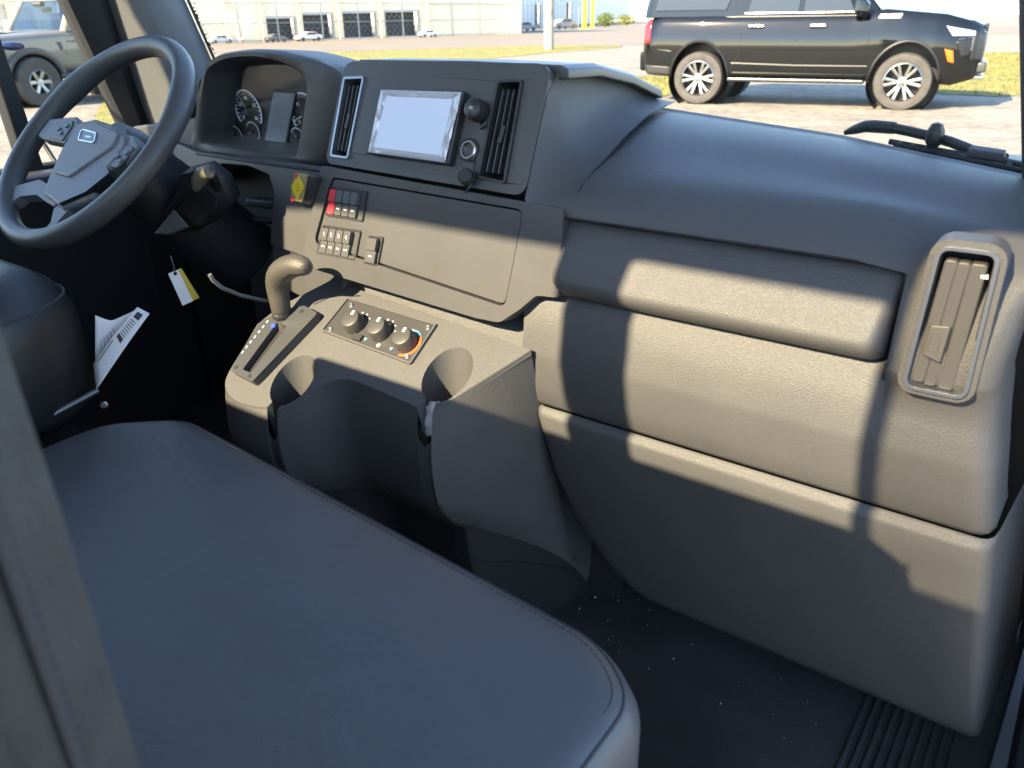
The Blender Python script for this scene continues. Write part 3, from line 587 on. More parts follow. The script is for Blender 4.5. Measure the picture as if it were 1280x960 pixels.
# roof, rear wall and its windows (behind the camera; the sun comes in through them, dimmed by an added corner pane)
MB().box((-0.05, 0.26, 1.59), (1.98, 1.12, 0.06)).build('roof', mat('roof_lining', (0.60, 0.60, 0.60), 0.9), cab, bevel=0.02)
YW = -0.25
def back(x, y, z):                                     # follow the sun back from a lit point to the rear wall
    t = (YW-y)/SD.y; return (x+SD.x*t, z+SD.z*t)
xr, zt = back(0.668, 0.80, 0.700); xl, _ = back(-0.285, 0.80, 0.7)
zb = 0.98
mx0 = back(0.302, 0.80, 0.6)[0]; mx1 = back(0.388, 0.80, 0.6)[0]
PW = PF((0, YW, 0), (1, 0, 0), (0, 0, 1))
hole1 = rpoly([(xl, zb), (mx0, zb), (mx0, zt), (xl, zt)], 0.01)
hole2 = rpoly([(mx1, zb), (xr, zb), (xr, zt), (mx1, zt)], [0.01, 0.05, 0.01, 0.01])
qx0 = xr+0.012
hole3 = rpoly([(qx0, 1.06), (0.84, 1.06), (0.84, 1.50), (qx0, 1.50)], [0.03, 0.06, 0.06, 0.05])
slab('rear_wall', PW, [(-1.02, -0.02), (0.93, -0.02), (0.93, 1.57), (-1.02, 1.57)], -0.025, 0.025, REARM, cab, holes=[hole1, hole2, hole3], bevel=0)
for h in (hole1, hole2): slab('rear_window', PW, inset(h, -0.006), -0.004, 0.0, GLASS, cab, bevel=0, smooth=False)
slab('added_sun_window', PW, inset(hole3, -0.006), -0.004, 0.0, TINT, cab, bevel=0, smooth=False)  # unseen pane added to let dim sun onto the side vent
# driver's side: door with window, divider bar and black frame
PD = PF((-1.0, 0, 0), (0, 1, 0), (0, 0, 1))            # u = y, v = z, faces the cab interior
fl0 = PD.uv(155, 150); fl1 = PD.uv(85, 0)
def ext(a, b, v): t = (v-a[1])/(b[1]-a[1]); return (a[0]+(b[0]-a[0])*t, v)
wb = 0.672
doorwin = rpoly([(0.0, wb), ext(fl0, fl1, wb), ext(fl0, fl1, 1.42), (0.05, 1.42)], 0.04)
slab('driver_door', PD, [(-0.22, 0.0), (1.10, 0.0), (1.10, wb+0.1), (0.90, 1.53), (-0.22, 1.53)], -0.05, 0.0, BLACK, cab, holes=[doorwin], bevel=0.004)
slab('driver_door_trim', PD, [(-0.2, 0.03), (0.98, 0.03), (0.98, wb-0.055), (-0.2, wb-0.055)], 0.0, 0.035, BLACK, cab, bevel=0.008)
slab('driver_door_sill', PD, [(-0.2, wb-0.052), (0.985, wb-0.052), (0.985, wb-0.006), (-0.2, wb-0.006)], 0.0, 0.05, mat('door_sill_cap', (0.06, 0.066, 0.085), 0.35), cab, bevel=0.01)
slab('driver_window', PD, inset(doorwin, -0.005), -0.028, -0.024, GLASS, cab, bevel=0, smooth=False)
b0, b1, b2, b3 = PD.uv(34, 150), PD.uv(6, 67), PD.uv(-16, 67), PD.uv(11, 150)
slab('window_divider', PD, [ext(b0, b1, wb-0.02), ext(b0, b1, 1.43), ext(b3, b2, 1.43), ext(b3, b2, wb-0.02)], -0.035, 0.006, BLACK, cab, bevel=0.004)
# driver's side pillar: dark seal and grey moulded trim up to the windscreen
def quadstrip(name, pa, pb, m, n, thick=0.02, bev=0.004):
    MB().prism([pa[0], pa[1], pb[1], pb[0]], n*thick).build(name, m, cab, bevel=bev)
def up3(a, b, z): t = (z-a.z)/(b.z-a.z); return a+(b-a)*t
A0, A1 = onX(190, 170, -0.97), onX(135, 0, -0.97)
B0, B1 = onY(272, 92, 1.15), onY(231, 0, 1.15)
C0, C1 = onX(155, 152, -0.995), onX(85, 0, -0.995)
def stripmesh(name, L, m):
    rows = []
    for z in (0.66, 0.80, 0.95, 1.1, 1.3, 1.52): rows.append([up3(a, b, z) for a, b in L])
    return MB().grid(rows).build(name, m, cab, angle=60)
stripmesh('pillar_seal', [(C0, C1), (C0.lerp(A0, 0.5)+Vector((0.02, 0, 0)), C1.lerp(A1, 0.5)+Vector((0.02, 0, 0))), (A0, A1)], BLACK)
off = Vector((0.05, -0.05, 0))
pt = stripmesh('pillar_trim', [(A0, A1), (A0.lerp(B0, 0.25)+off*0.7, A1.lerp(B1, 0.25)+off*0.7), (A0.lerp(B0, 0.6)+off, A1.lerp(B1, 0.6)+off), (A0.lerp(B0, 0.9)+off*0.5, A1.lerp(B1, 0.9)+off*0.5), (B0, B1)], TRIM)
rng = random.Random(3)                                  # black printed dots fading along the windscreen edge
D0, D1 = onY(276, 88, 1.153), onY(237, 0, 1.153)
stripmesh('windscreen_black_edge', [(B0+Vector((0, 0.004, 0)), B1+Vector((0, 0.004, 0))), (D0, D1)], BLACK)
PG = PF((0, 1.153, 0), (1, 0, 0), (0, 0, 1)); mb = MB()
for i in range(70):
    t = rng.uniform(0.0, 1.25); q = D0.lerp(D1, t); d = rng.random()**1.5*0.016; r = 0.0022*(1-d/0.022)
    mb.add([PG.w(a, b) for a, b in circ((q.x+0.001+d, q.z), r, 6)], [(0, 1, 2, 3, 4, 5)])
mb.build('windscreen_dot_band', BLACK, cab, smooth=False)
# windscreen
def yE(x): return interp([(-1.0, 1.10), (-0.86, 1.16), (-0.5, 1.19), (0.2, 1.14), (0.52, 1.08), (0.73, 1.0), (0.9, 0.93)], x)
def zE(x): return interp([(-0.9, 0.825), (0.2, 0.815), (0.52, 0.798), (0.73, 0.782), (0.9, 0.768)], x)
xs = [-0.93+i*0.09 for i in range(21)]
MB().grid([[Vector((x, lerp(yE(x)+0.012, yE(x)-0.36, t), lerp(zE(x)-0.012, 1.56, t))) for x in xs] for t in (0, 0.25, 0.5, 0.75, 1)]).build('windscreen', GLASS, cab)
# passenger side pillar, just inside the right edge of the view
Pa, Pb = onY(1276, 205, 0.985), onY(1272, 0, 0.985)
pl = []
for z in (0.70, 0.79, 0.9, 1.0, 1.2, 1.52):
    a = up3(Pa, Pb, z); dy = -max(0, z-0.79)*0.55*0
    pl.append([a+Vector((0, 0, 0)), a+Vector((0.01, -0.03, 0)), a+Vector((0.07, -0.09, 0)), a+Vector((0.19, -0.06, 0)), a+Vector((0.19, 0.05, 0)), a+Vector((0.02, 0.03, 0))])
MB().loft(pl).build('passenger_pillar', BLACK, cab, bevel=0.004)
MB().box((0.905, -0.20, 0.78), (0.05, 0.12, 1.52)).build('rear_door_pillar', TRIM, cab, bevel=0.01)
MB().box((-0.05, 0.80, 1.545), (1.9, 0.08, 0.06)).build('windscreen_header', TRIM, cab, bevel=0.01)
# outside mirrors on the driver's side
mm = thing('mirror_bracket', 'small dark blue mirror bracket outside the driver window beside the divider bar', 'mirror', onX(14, 58, -1.07))
q = onX(15, 58, -1.08)
MB().lathe([(0.003, -0.02), (0.007, -0.016), (0.009, 0.0), (0.008, 0.015), (0.004, 0.022)], q, (0.15, 1, -0.05), 14).build('housing', mat('mirror_blue', (0.015, 0.03, 0.12), 0.25), mm)
MB().tube([q+Vector((0, -0.03, 0)), q+Vector((0.0, -0.08, 0.01)), q+Vector((0.06, -0.11, 0.0))], 0.008).build('arm', DARK, mm)
q = onX(48, 162, -1.10); n_ = (CAM-q).normalized()
mm = thing('convex_mirror', 'small round convex mirror outside the driver window below the divider bar', 'mirror', q)
MB().lathe([(0.026, -0.012), (0.027, 0.0), (0.024, 0.003)], q, n_, 20).build('rim', SILVER, mm)
MB().lathe([(0.023, 0.0032), (0.018, 0.006), (0.009, 0.0078), (0.0, 0.0082)], q, n_, 20, cap=False).build('mirror_face', mat('mirror_glass', (0.8, 0.8, 0.8), 0.03, metal=1.0), mm)
MB().tube([q+Vector((0, 0, -0.02)), q+Vector((0.02, 0.01, -0.07)), q+Vector((0.08, 0.02, -0.10))], 0.005).build('arm', DARK, mm)

# ================================================================== DASHBOARD
dash = thing('dashboard', 'dark grey moulded truck dashboard with gauge hood, screen, vents and switches', 'dashboard', (0.0, 0.9, 0.0))
# --- passenger side moulding, swept from the windscreen edge down to the lower seam
def ss(a, b, x): t = min(1, max(0, (x-a)/(b-a))); return t*t*(3-2*t)
def padrows(x):
    k = ss(0.6675, 0.6725, x); q = ss(0.60, 0.72, x); e, z = yE(x), zE(x)
    rows = [(e+0.05, z-0.02), (e, z), (e-0.006, z+0.006), (e-0.016, z+0.004), (lerp(e, 0.80, 0.22), z+0.007), (lerp(e, 0.80, 0.42), z+0.001), (lerp(e, 0.80, 0.62), z-0.014), (0.850, lerp(0.772, 0.762, q)), (0.822, lerp(0.754, 0.746, q)), (lerp(0.806, 0.803, q), lerp(0.738, 0.733, q)), (lerp(0.800, 0.792, q), lerp(0.727, 0.720, q)),
            (lerp(0.835, 0.786, k), lerp(0.725, 0.704, k)), (lerp(0.835, 0.778, k), lerp(0.640, 0.655, k)), (lerp(0.812, 0.778, k), lerp(0.634, 0.632, k)), (lerp(0.796, 0.778, k), 0.628), (0.7895, 0.615), (0.787, 0.58), (0.784, 0.552), (0.7845, 0.542), (0.792, 0.50), (0.800, 0.474), (0.806, 0.466), (0.87, 0.455)]
    return rows
XR = [0.86, 0.86, 0.86, 0.86, 0.84, 0.83, 0.82, 0.80, 0.785, 0.772, 0.760, 0.755, 0.750, 0.750, 0.750, 0.752, 0.757, 0.762, 0.764, 0.770, 0.774, 0.776, 0.776]
NC = 46; rows = [[] for _ in XR]
for j in range(NC+1):
    for i, xR in enumerate(XR):
        x = lerp(0.238, 0.6665, j/30) if j <= 30 else (0.6665+(j-30)*0.0014 if j < 36 else lerp(0.676, xR, (j-36)/10)); y, z = padrows(x)[i]; rows[i].append(Vector((x, y, z)))
for i, xR in enumerate(XR):                                  # right end turns forward
    y, z = rows[i][-1].y, rows[i][-1].z
    for dx, dy in ((0.008, 0.003), (0.014, 0.011), (0.018, 0.026), (0.020, 0.10)): rows[i].append(Vector((xR+dx, y+dy, z)))
rs = []                                                      # finer rows over the curved top so it shades smoothly
for i in range(len(rows)-1):
    rs.append(rows[i])
    if 3 <= i <= 9:
        for t in (0.25, 0.5, 0.75):
            r_ = []
            for j in range(len(rows[i])):
                p0, p1, p2, p3 = rows[max(i-1, 3)][j], rows[i][j], rows[i+1][j], rows[min(i+2, 10)][j]
                r_.append(0.5*((2*p1)+(-p0+p2)*t+(2*p0-5*p1+4*p2-p3)*t*t+(-p0+3*p1-3*p2+p3)*t**3))
            rs.append(r_)
rows = rs+[rows[-1]]
pad = MB().grid(rows).build('passenger_moulding', DASH, dash, angle=50)
# bulged tray cover under the long seam
TP = [(0.822, 0.7265), (0.812, 0.7245), (0.800, 0.714), (0.782, 0.695), (0.766, 0.678), (0.757, 0.668), (0.754, 0.661), (0.757, 0.653), (0.768, 0.643), (0.786, 0.634), (0.806, 0.6315)]
TP = [(lerp(y, 0.80, 0.28) if y < 0.80 else y, 0.95-(0.95-z)/y*(lerp(y, 0.80, 0.28) if y < 0.80 else y)) for y, z in TP]
tx = [0.282, 0.287, 0.293, 0.302, 0.314] + [0.33+i*0.0305 for i in range(11)] + [0.647, 0.655, 0.662, 0.6670, 0.6700]
rows = []
for y, z in TP:
    r_ = []
    for x in tx:
        dl, dr = 1-(1-min(1, (x-0.282)/0.03))*0.75, (0.6700-x)/0.022
        f = 0.0
        for d in (dl, dr):
            if d < 1: f = max(f, 1-math.sqrt(max(0, 1-(1-d)**2)))
        zz = lerp(z, 0.678, 0.22*f); r_.append(Vector((x, lerp(y, 0.806 if x > 0.5 else 0.820, f), zz)))
    rows.append(r_)
MB().grid(rows).build('tray_cover', DASH, dash, angle=70)
# lower skirt
SP = [(0.806, 0.4635), (0.799, 0.460), (0.798, 0.450), (0.806, 0.420), (0.826, 0.35), (0.858, 0.26), (0.890, 0.18), (0.914, 0.125), (0.926, 0.105), (0.945, 0.100), (1.0, 0.10)]
rows = []
for y, z in SP:
    xL = interp([(0.10, 0.37), (0.13, 0.335), (0.19, 0.30), (0.30, 0.262), (0.47, 0.247)], z); xR = interp([(0.10, 0.826), (0.45, 0.783)], z)
    r_ = [Vector((xL-0.004, y+0.07, z)), Vector((xL-0.002, y+0.012, z)), Vector((xL+0.003, y+0.003, z))] + [Vector((lerp(xL+0.012, xR, t/16), y, z)) for t in range(17)]
    r_ += [Vector((xR+0.007, y+0.003, z)), Vector((xR+0.012, y+0.011, z)), Vector((xR+0.015, y+0.03, z)), Vector((xR+0.03, y+0.22, z))]
    rows.append(r_)
MB().grid(rows).build('lower_panel', DASH, dash, angle=60)
# --- side vent on its raised surround
def vent(pf, opn, surround, parent_name, nsl, hs, frame_m, slat_m, tilt_tab, wall=0.006, depth=0.022, slat_w=0.62, tabpos=0.3):
    v = slab('vent_surround', pf, surround, -0.03, hs, DASH if hs > 0.006 else FASC, dash, holes=[opn], bevel=min(hs*0.9, 0.006), segs=3) if surround else None
    f = ringslab('vent_frame', pf, inset(opn, -0.003), wall, hs-0.012, hs+0.0025, frame_m, dash)
    slab('vent_well', pf, inset(opn, 0.001), hs-depth-0.008, hs-depth, BLACK, f, bevel=0)
    return f
PV = PF((0.70, 0.7765, 0.70), (1, 0.02, 0), (0, 0.0, 1))
vo = rpoly(PV.uvs([(1174, 312), (1247, 321), (1203, 501), (1128, 485)], 0.012), 0.010)
vo = inset(vo, -0.0015); vs = inset(vo, -0.0065)
slab('vent_surround', PV, vs, -0.03, 0.0028, DASH, dash, holes=[vo], bevel=0.0025, segs=3)
vf = ringslab('vent_frame', PV, inset(vo, -0.001), 0.0036, -0.012, 0.0065, SILVER, dash, bevel=0.0015)
slab('vent_well', PV, inset(vo, -0.002), -0.030, -0.024, BLACK, vf, bevel=0)
ringslab('vent_liner', PV, inset(vo, 0.0005), 0.0035, -0.024, -0.004, BLACK, vf, bevel=0)
for k, (a, b, wd) in enumerate((((1190, 325), (1146, 478), 11), ((1206, 328), (1161, 483), 11), ((1225, 330), (1180, 488), 13.5))):
    pa, pb = PV.uv(*a, 0.0), PV.uv(*b, 0.0); hw = wd/1000*0.5*1.02
    ring = rpoly([(pa[0]-hw, pa[1]), (pa[0]+hw, pa[1]), (pb[0]+hw, pb[1]), (pb[0]-hw, pb[1])], 0.004)
    slab('slat', PV, ring, -0.014, 0.0, mat('vent_slat', (0.060, 0.058, 0.055), 0.45), vf, bevel=0.002)
tb = rpoly(PV.uvs([(1162, 408), (1188, 410), (1174, 456), (1152, 445)], 0.008), 0.002)
slab('tab', PV, tb, -0.006, 0.005, mat('vent_tab', (0.070, 0.068, 0.064), 0.42), vf, bevel=0.0012)
ringslab('tab_rim', PV, rpoly(PV.uvs([(1163, 418), (1175, 419), (1171, 441), (1156, 440)], 0.0095), 0.002), 0.0007, 0.004, 0.0058, mat('vent_tab', (0, 0, 0)), vf, bevel=0.0003)
slab('tick_mark', PV, PV.uvs([(1225, 346), (1234, 347), (1234, 351), (1225, 350)], 0.006), -0.004, 0.001, WHITE, vf, bevel=0)

# --- switch fascia in the middle
PC = PF((0.06, 0.800, 0.735), (1, 0, 0), (0, 0.030, 0.155))
fo = rpoly(PC.uvs([(404, 207), (706, 261), (700, 372), (672, 369), (652, 386), (626, 403), (596, 397), (440, 350), (400, 338), (380, 322)]), [0.006, 0.004, 0.006, 0.015, 0.02, 0.02, 0.01, 0.02, 0.02, 0.01])
fi = rpoly(PC.uvs([(417, 221), (657, 262), (633, 384), (394, 304)]), 0.012)
slab('switch_fascia', PC, fo, -0.06, 0.0035, FASC, dash, holes=[fi], bevel=0.0028, segs=3)
slab('switch_panel', PC, inset(fi, 0.0024), -0.02, 0.0008, FASC, dash, bevel=0.0015)
def bilinear(q, u, v): a = (lerp(q[0][0], q[1][0], u), lerp(q[0][1], q[1][1], u)); b = (lerp(q[3][0], q[2][0], u), lerp(q[3][1], q[2][1], u)); return (lerp(a[0], b[0], v), lerp(a[1], b[1], v))
def switchbank(q, cols, upper, lower, marks):
    Q = PC.uvs(q, 0.0); fr = ringslab('switch_bank', PC, rpoly(Q, 0.003), 0.0022, -0.002, 0.0035, DARK, dash, bevel=0.0008)
    slab('bank_plate', PC, inset(Q, 0.001), -0.0015, -0.0005, BLACK, fr, bevel=0)
    n = len(cols)
    for i in range(n):
        u0, u1 = 0.06+i*(0.78/n), 0.06+(i+0.90)*(0.78/n)
        for (v0, v1, mm_, h) in ((0.08, 0.49, upper[i], 0.0085), (0.51, 0.92, lower[i], 0.0055)):
            quad = [bilinear(Q, a, b) for a, b in ((u0, v0), (u1, v0), (u1, v1), (u0, v1))]
            s_ = slab('rocker_switch', PC, rpoly(quad, 0.0015, 3), -0.001, h, mm_, fr, bevel=0.0022, segs=2)
        if marks: text('switch_number', marks[i], PC, bilinear(Q, (u0+u1)/2, 0.28), 0.008, 0.0088, WHITE, fr)
        if lower[i] is not RED:
            c = bilinear(Q, (u0+u1)/2, 0.70)
            slab('switch_mark', PC, [(c[0]-0.0028, c[1]-0.0008), (c[0]+0.0028, c[1]-0.0008), (c[0]+0.0028, c[1]+0.0008), (c[0]-0.0028, c[1]+0.0008)], 0.005, 0.0059, WHITE, fr, bevel=0)
ROCK = mat('rocker_grey', (0.06, 0.06, 0.062), 0.4); ROCKB = mat('rocker_bluegrey', (0.075, 0.085, 0.10), 0.45)
switchbank([(416, 233), (461, 239), (455, 277), (408, 269)], [0]*4, [RED, ROCKB, ROCKB, ROCKB], [RED, ROCK, ROCK, ROCK], None)
switchbank([(406, 281), (453, 288), (446, 326), (398, 317)], [0]*4, [ROCK]*4, [ROCK]*4, ['1', '2', '3', '4'])
switchbank([(463, 294), (481, 296), (474, 333), (457, 329)], [0], [ROCK], [ROCK], None)

# --- centre unit with screen and two vents
PU = PF((0.06, 0.802, 0.742), (1, 0, 0), (0, 0.055, 0.148))
uo = rpoly(PU.uvs([(431, 76), (690, 79), (656, 246), (406, 204)]), [0.022, 0.022, 0.02, 0.015])
ov1 = rpoly(PU.uvs([(432, 98), (456, 97), (436, 198), (415, 195)]), 0.004)
ov2 = rpoly(PU.uvs([(624, 102), (654, 101), (632, 229), (599, 222)]), 0.004)
slab('screen_unit', PU, uo, -0.05, 0.0, FASC, dash, holes=[ov1, ov2], bevel=0.009, segs=4)
ub = inset(uo, 0.003); r0 = [PU.w(u, v, -0.045) for u, v in ub]
def fwd(p, k): return Vector((p.x, p.y+0.26*k, p.z-0.045*k))
MB().loft([r0, [fwd(p, 0.5) for p in r0], [fwd(p, 1.0) for p in r0]]).build('screen_unit_body', FASC, dash, angle=45)
for ovv, ns, fm in ((ov1, 4, SILVER), (ov2, 4, DARK)):
    f = ringslab('vent_frame', PU, inset(ovv, -0.0015), 0.0035, -0.012, 0.0035, fm, dash, bevel=0.001)
    slab('vent_well', PU, inset(ovv, -0.001), -0.040, -0.034, BLACK, f, bevel=0)
    us = sorted(ovv, key=lambda p: p[1]); bot = us[:len(us)//2]; top = us[len(us)//2:]
    bl, br, tl, tr = min(bot), max(bot), min(top), max(top)
    for k in range(ns):
        t = (k+0.7)/(ns+0.4); a = (lerp(bl[0], br[0], t), lerp(bl[1], br[1], t)+0.005); b = (lerp(tl[0], tr[0], t), lerp(tl[1], tr[1], t)-0.005)
        slab('slat', PU, [(a[0]-0.0011, a[1]), (a[0]+0.0011, a[1]), (b[0]+0.0011, b[1]), (b[0]-0.0011, b[1])], -0.020, -0.003, mat('slat_edge', (0.05, 0.05, 0.052), 0.35), f, bevel=0.0006, segs=1)
    c = ((bl[0]+br[0]+tl[0]+tr[0])/4, (bl[1]+br[1]+tl[1]+tr[1])/4-0.004)
    slab('tab', PU, rpoly([(c[0]-0.004, c[1]-0.011), (c[0]+0.002, c[1]-0.011), (c[0]+0.005, c[1]+0.011), (c[0]-0.001, c[1]+0.011)], 0.001), -0.006, 0.001, DARK, f, bevel=0.0008)
sq = rpoly(PU.uvs([(476, 111), (580, 113), (560, 206), (458, 192)], 0.012), 0.004)
sd_ = slab('display', PU, sq, -0.005, 0.012, DARK, dash, bevel=0.002)
slab('panel_plate', PU, rpoly(PU.uvs([(458, 110), (480, 110), (458, 195), (438, 190)], 0.001), 0.004), 0.0, 0.0012, FASC, dash, bevel=0.0006)
sc = rpoly(PU.uvs([(482, 120), (566, 124), (549, 194), (466, 184)], 0.0125), 0.001)
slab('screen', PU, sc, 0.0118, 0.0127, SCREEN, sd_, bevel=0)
mb = MB(); rg = random.Random(5)                       # crinkled protective film round the screen edge
E0 = [Vector(p) for p in PU.uvs([(476, 112), (577, 115), (556, 203), (460, 190)], 0.0135)]; E1 = [Vector(p) for p in PU.uvs([(483, 120), (566, 124), (549, 194), (467, 184)], 0.0135)]
for s in range(4):
    n = 16; ra, rb = [], []
    for k in range(n+1):
        t = k/n; a = E0[s].lerp(E0[(s+1) % 4], t); b = E1[s].lerp(E1[(s+1) % 4], t)
        ra.append([PU.w(*a.lerp(b, q), 0.0128+rg.uniform(0, 0.0026)*(1 if 0 < q < 1 else 0.4)) for q in (0, 0.33, 0.66, 1)])
    mb.grid(ra)
mb.build('protective_film', FILM, sd_, angle=25)
# sockets: capped one, ringed one, hanging cap
c = PU.uv(594, 137, 0.012); o_ = PU.w(*c)
so1 = MB().lathe([(0.0135, 0), (0.0145, 0.004), (0.014, 0.012), (0.0125, 0.019), (0.010, 0.021), (0.0, 0.0212)], o_, PU.n, 22).build('socket_cap', DARK, dash)
slab('cap_print', PU, [(c[0]-0.003, c[1]-0.002), (c[0]+0.003, c[1]-0.002), (c[0]+0.003, c[1]+0.002), (c[0]-0.003, c[1]+0.002)], 0.021, 0.0214, mat('faint_print', (0.3, 0.3, 0.3), 0.5), so1, bevel=0)
MB().tube([PU.w(c[0]+0.004, c[1]-0.013, 0.004), PU.w(c[0]+0.010, c[1]-0.020, 0.006), PU.w(c[0]+0.013, c[1]-0.014, 0.003)], 0.003, 8).build('cap_strap', DARK, so1)
c = PU.uv(587, 188); o_ = PU.w(*c)
MB().lathe([(0.0125, 0.0), (0.0125, 0.004), (0.0115, 0.005), (0.0095, 0.005), (0.0095, -0.006)], o_, PU.n, 26, cap=False).build('socket_ring', CHROME, dash)
MB().lathe([(0.0098, -0.004), (0.0, -0.0038)], o_, PU.n, 22).build('socket_well', BLACK, dash)
MB().lathe([(0.0150, 0.0), (0.0150, 0.0022), (0.0125, 0.003)], o_, PU.n, 24, cap=False).build('socket_collar', DARK, dash)
c2 = PU.uv(585, 224, 0.006); o_ = PU.w(*c2, 0.004)
hc = MB().lathe([(0.0095, 0), (0.0105, 0.002), (0.0100, 0.014), (0.0085, 0.016), (0.0, 0.016)], o_, (PU.n+Vector((0.25, 0, 0.25))).normalized(), 18).build('hanging_cap', DARK, dash)
MB().tube([PU.w(c[0]+0.011, c[1]-0.010, 0.002), PU.w(c[0]+0.017, c[1]-0.024, 0.006), PU.w(c2[0]+0.011, c2[1]+0.004, 0.008), PU.w(c2[0]+0.007, c2[1]-0.012, 0.010), PU.w(c2[0], c2[1]-0.017, 0.006)], 0.0013, 8).build('cap_cord', DARK, hc)
# lid running forward over the unit, and the flared side down to the passenger moulding
lid = MB()
lr = []
for y, z in ((0.872, 0.886), (0.95, 0.884), (1.04, 0.868), (1.13, 0.842)):
    lr.append([Vector((-0.11, y, z-0.012)), Vector((-0.11, y, z+0.004)), Vector((0.10, y, z+0.006)), Vector((0.236, y, z+0.004)), Vector((0.247, y, z-0.001)), Vector((0.248, y, z-0.012))])
lid.loft(lr).build('unit_lid', FASC, dash, angle=40, bevel=0.002)
def padz(y): return interp([(0.80, 0.727), (0.806, 0.738), (0.822, 0.754), (0.85, 0.772), (0.93, 0.806), (1.0, 0.822), (1.14, 0.826)], y)
rows = []
for k in range(15):
    y = lerp(0.800, 1.135, k/14); zt_ = interp([(0.80, 0.742), (0.86, 0.885), (1.04, 0.858), (1.13, 0.835)], y); zp = padz(y)+0.0003; W = lerp(0.060, 0.034, ss(0.80, 1.13, y))+0.016*math.sin(PI*(y-0.80)/0.335)
    r_ = []
    for t in range(8):
        q = t/7; r_.append(Vector((0.233+W*(1-math.cos(q*PI/2))**0.9, y-0.001*(1-q), lerp(zt_, zp, math.sin(q*PI/2)**0.75))))
    rows.append(r_)
MB().grid(rows).build('unit_side_flare', DASH, dash, angle=60)
sg = [Vector(r[-1])+Vector((0.0, 0, 0.0008)) for r in rows[:-2]]
MB().tube(sg, 0.0007, 6).build('flare_seam', BLACK, dash)
MB().tube([Vector((x, 0.8005, 0.7262)) for x in (0.24, 0.35, 0.5, 0.6, 0.655)], 0.0016, 6).build('long_seam', BLACK, dash)

# --- gauge hood on the driver's side
PH = PF((-0.45, 0.95, 0.72), (1, 0.0, 0), (0, -0.02, 0.18))
outer = [(237, 188), (242, 150), (248, 110), (258, 78), (275, 67), (309, 62), (344, 64), (385, 74), (414, 86), (427, 104), (424, 150), (408, 208), (350, 203), (290, 195)]
inner = [(250, 176), (252, 140), (254, 112), (260, 87), (285, 74), (320, 72), (352, 79), (374, 92), (381, 108), (378, 140), (369, 192), (362, 195), (309, 188), (258, 180)]
def dense(poly, per=5):
    out = []; N = len(poly)
    for i in range(N):
        p0, p1, p2, p3 = [Vector(poly[(i+k-1) % N]) for k in range(4)]
        for k in range(per):
            t = k/per; q = 0.5*((2*p1)+(-p0+p2)*t+(2*p0-5*p1+4*p2-p3)*t*t+(-p0+3*p1-3*p2+p3)*t**3)
            l = p1.lerp(p2, t); out.append(tuple(l.lerp(q, 0.7)))
    return out
U = dense(PH.uvs(outer)); I = dense(PH.uvs(inner))
Gd = [(lerp(u, -0.02, 0.13), lerp(v, 0.07, 0.16)) for u, v in I]
def shift(P, dy, dz, k=1.0): return [PH.w(u*k+0.0, v, 0)+Vector((0, dy, dz)) for u, v in P]
mid = [(lerp(a[0], b[0], 0.25), lerp(a[1], b[1], 0.25)) for a, b in zip(U, I)]; mid2 = [(lerp(a[0], b[0], 0.8), lerp(a[1], b[1], 0.8)) for a, b in zip(U, I)]
rings = [shift(U, 0.24, -0.04), shift(U, 0.10, -0.005), shift(U, 0.025, 0), shift(U, 0.008, 0), shift(mid, 0.0, 0), shift(mid2, 0.0, 0), shift(I, 0.004, 0), shift(inset(I, 0.002), 0.012, 0), shift(Gd, 0.068, 0.0)]
MB().loft(rings, cap0=False, cap1=False).build('gauge_hood', DASH, dash, angle=50)
PGA = PF(PH.o+Vector((0, 0.066, 0)), (1, 0, 0), PH.ey)
gp = slab('gauge_panel', PGA, Gd, -0.01, 0.0, mat('gauge_face', (0.018, 0.020, 0.022), 0.35), dash, bevel=0)
def arc(pf, c, r, a0, a1, wd, h, n=26): 
    b = MB(); b.grid([[pf.w(c[0]+(r+s)*math.cos(lerp(a0, a1, k/n)), c[1]+(r+s)*math.sin(lerp(a0, a1, k/n)), h) for k in range(n+1)] for s in (-wd/2, wd/2)]); return b
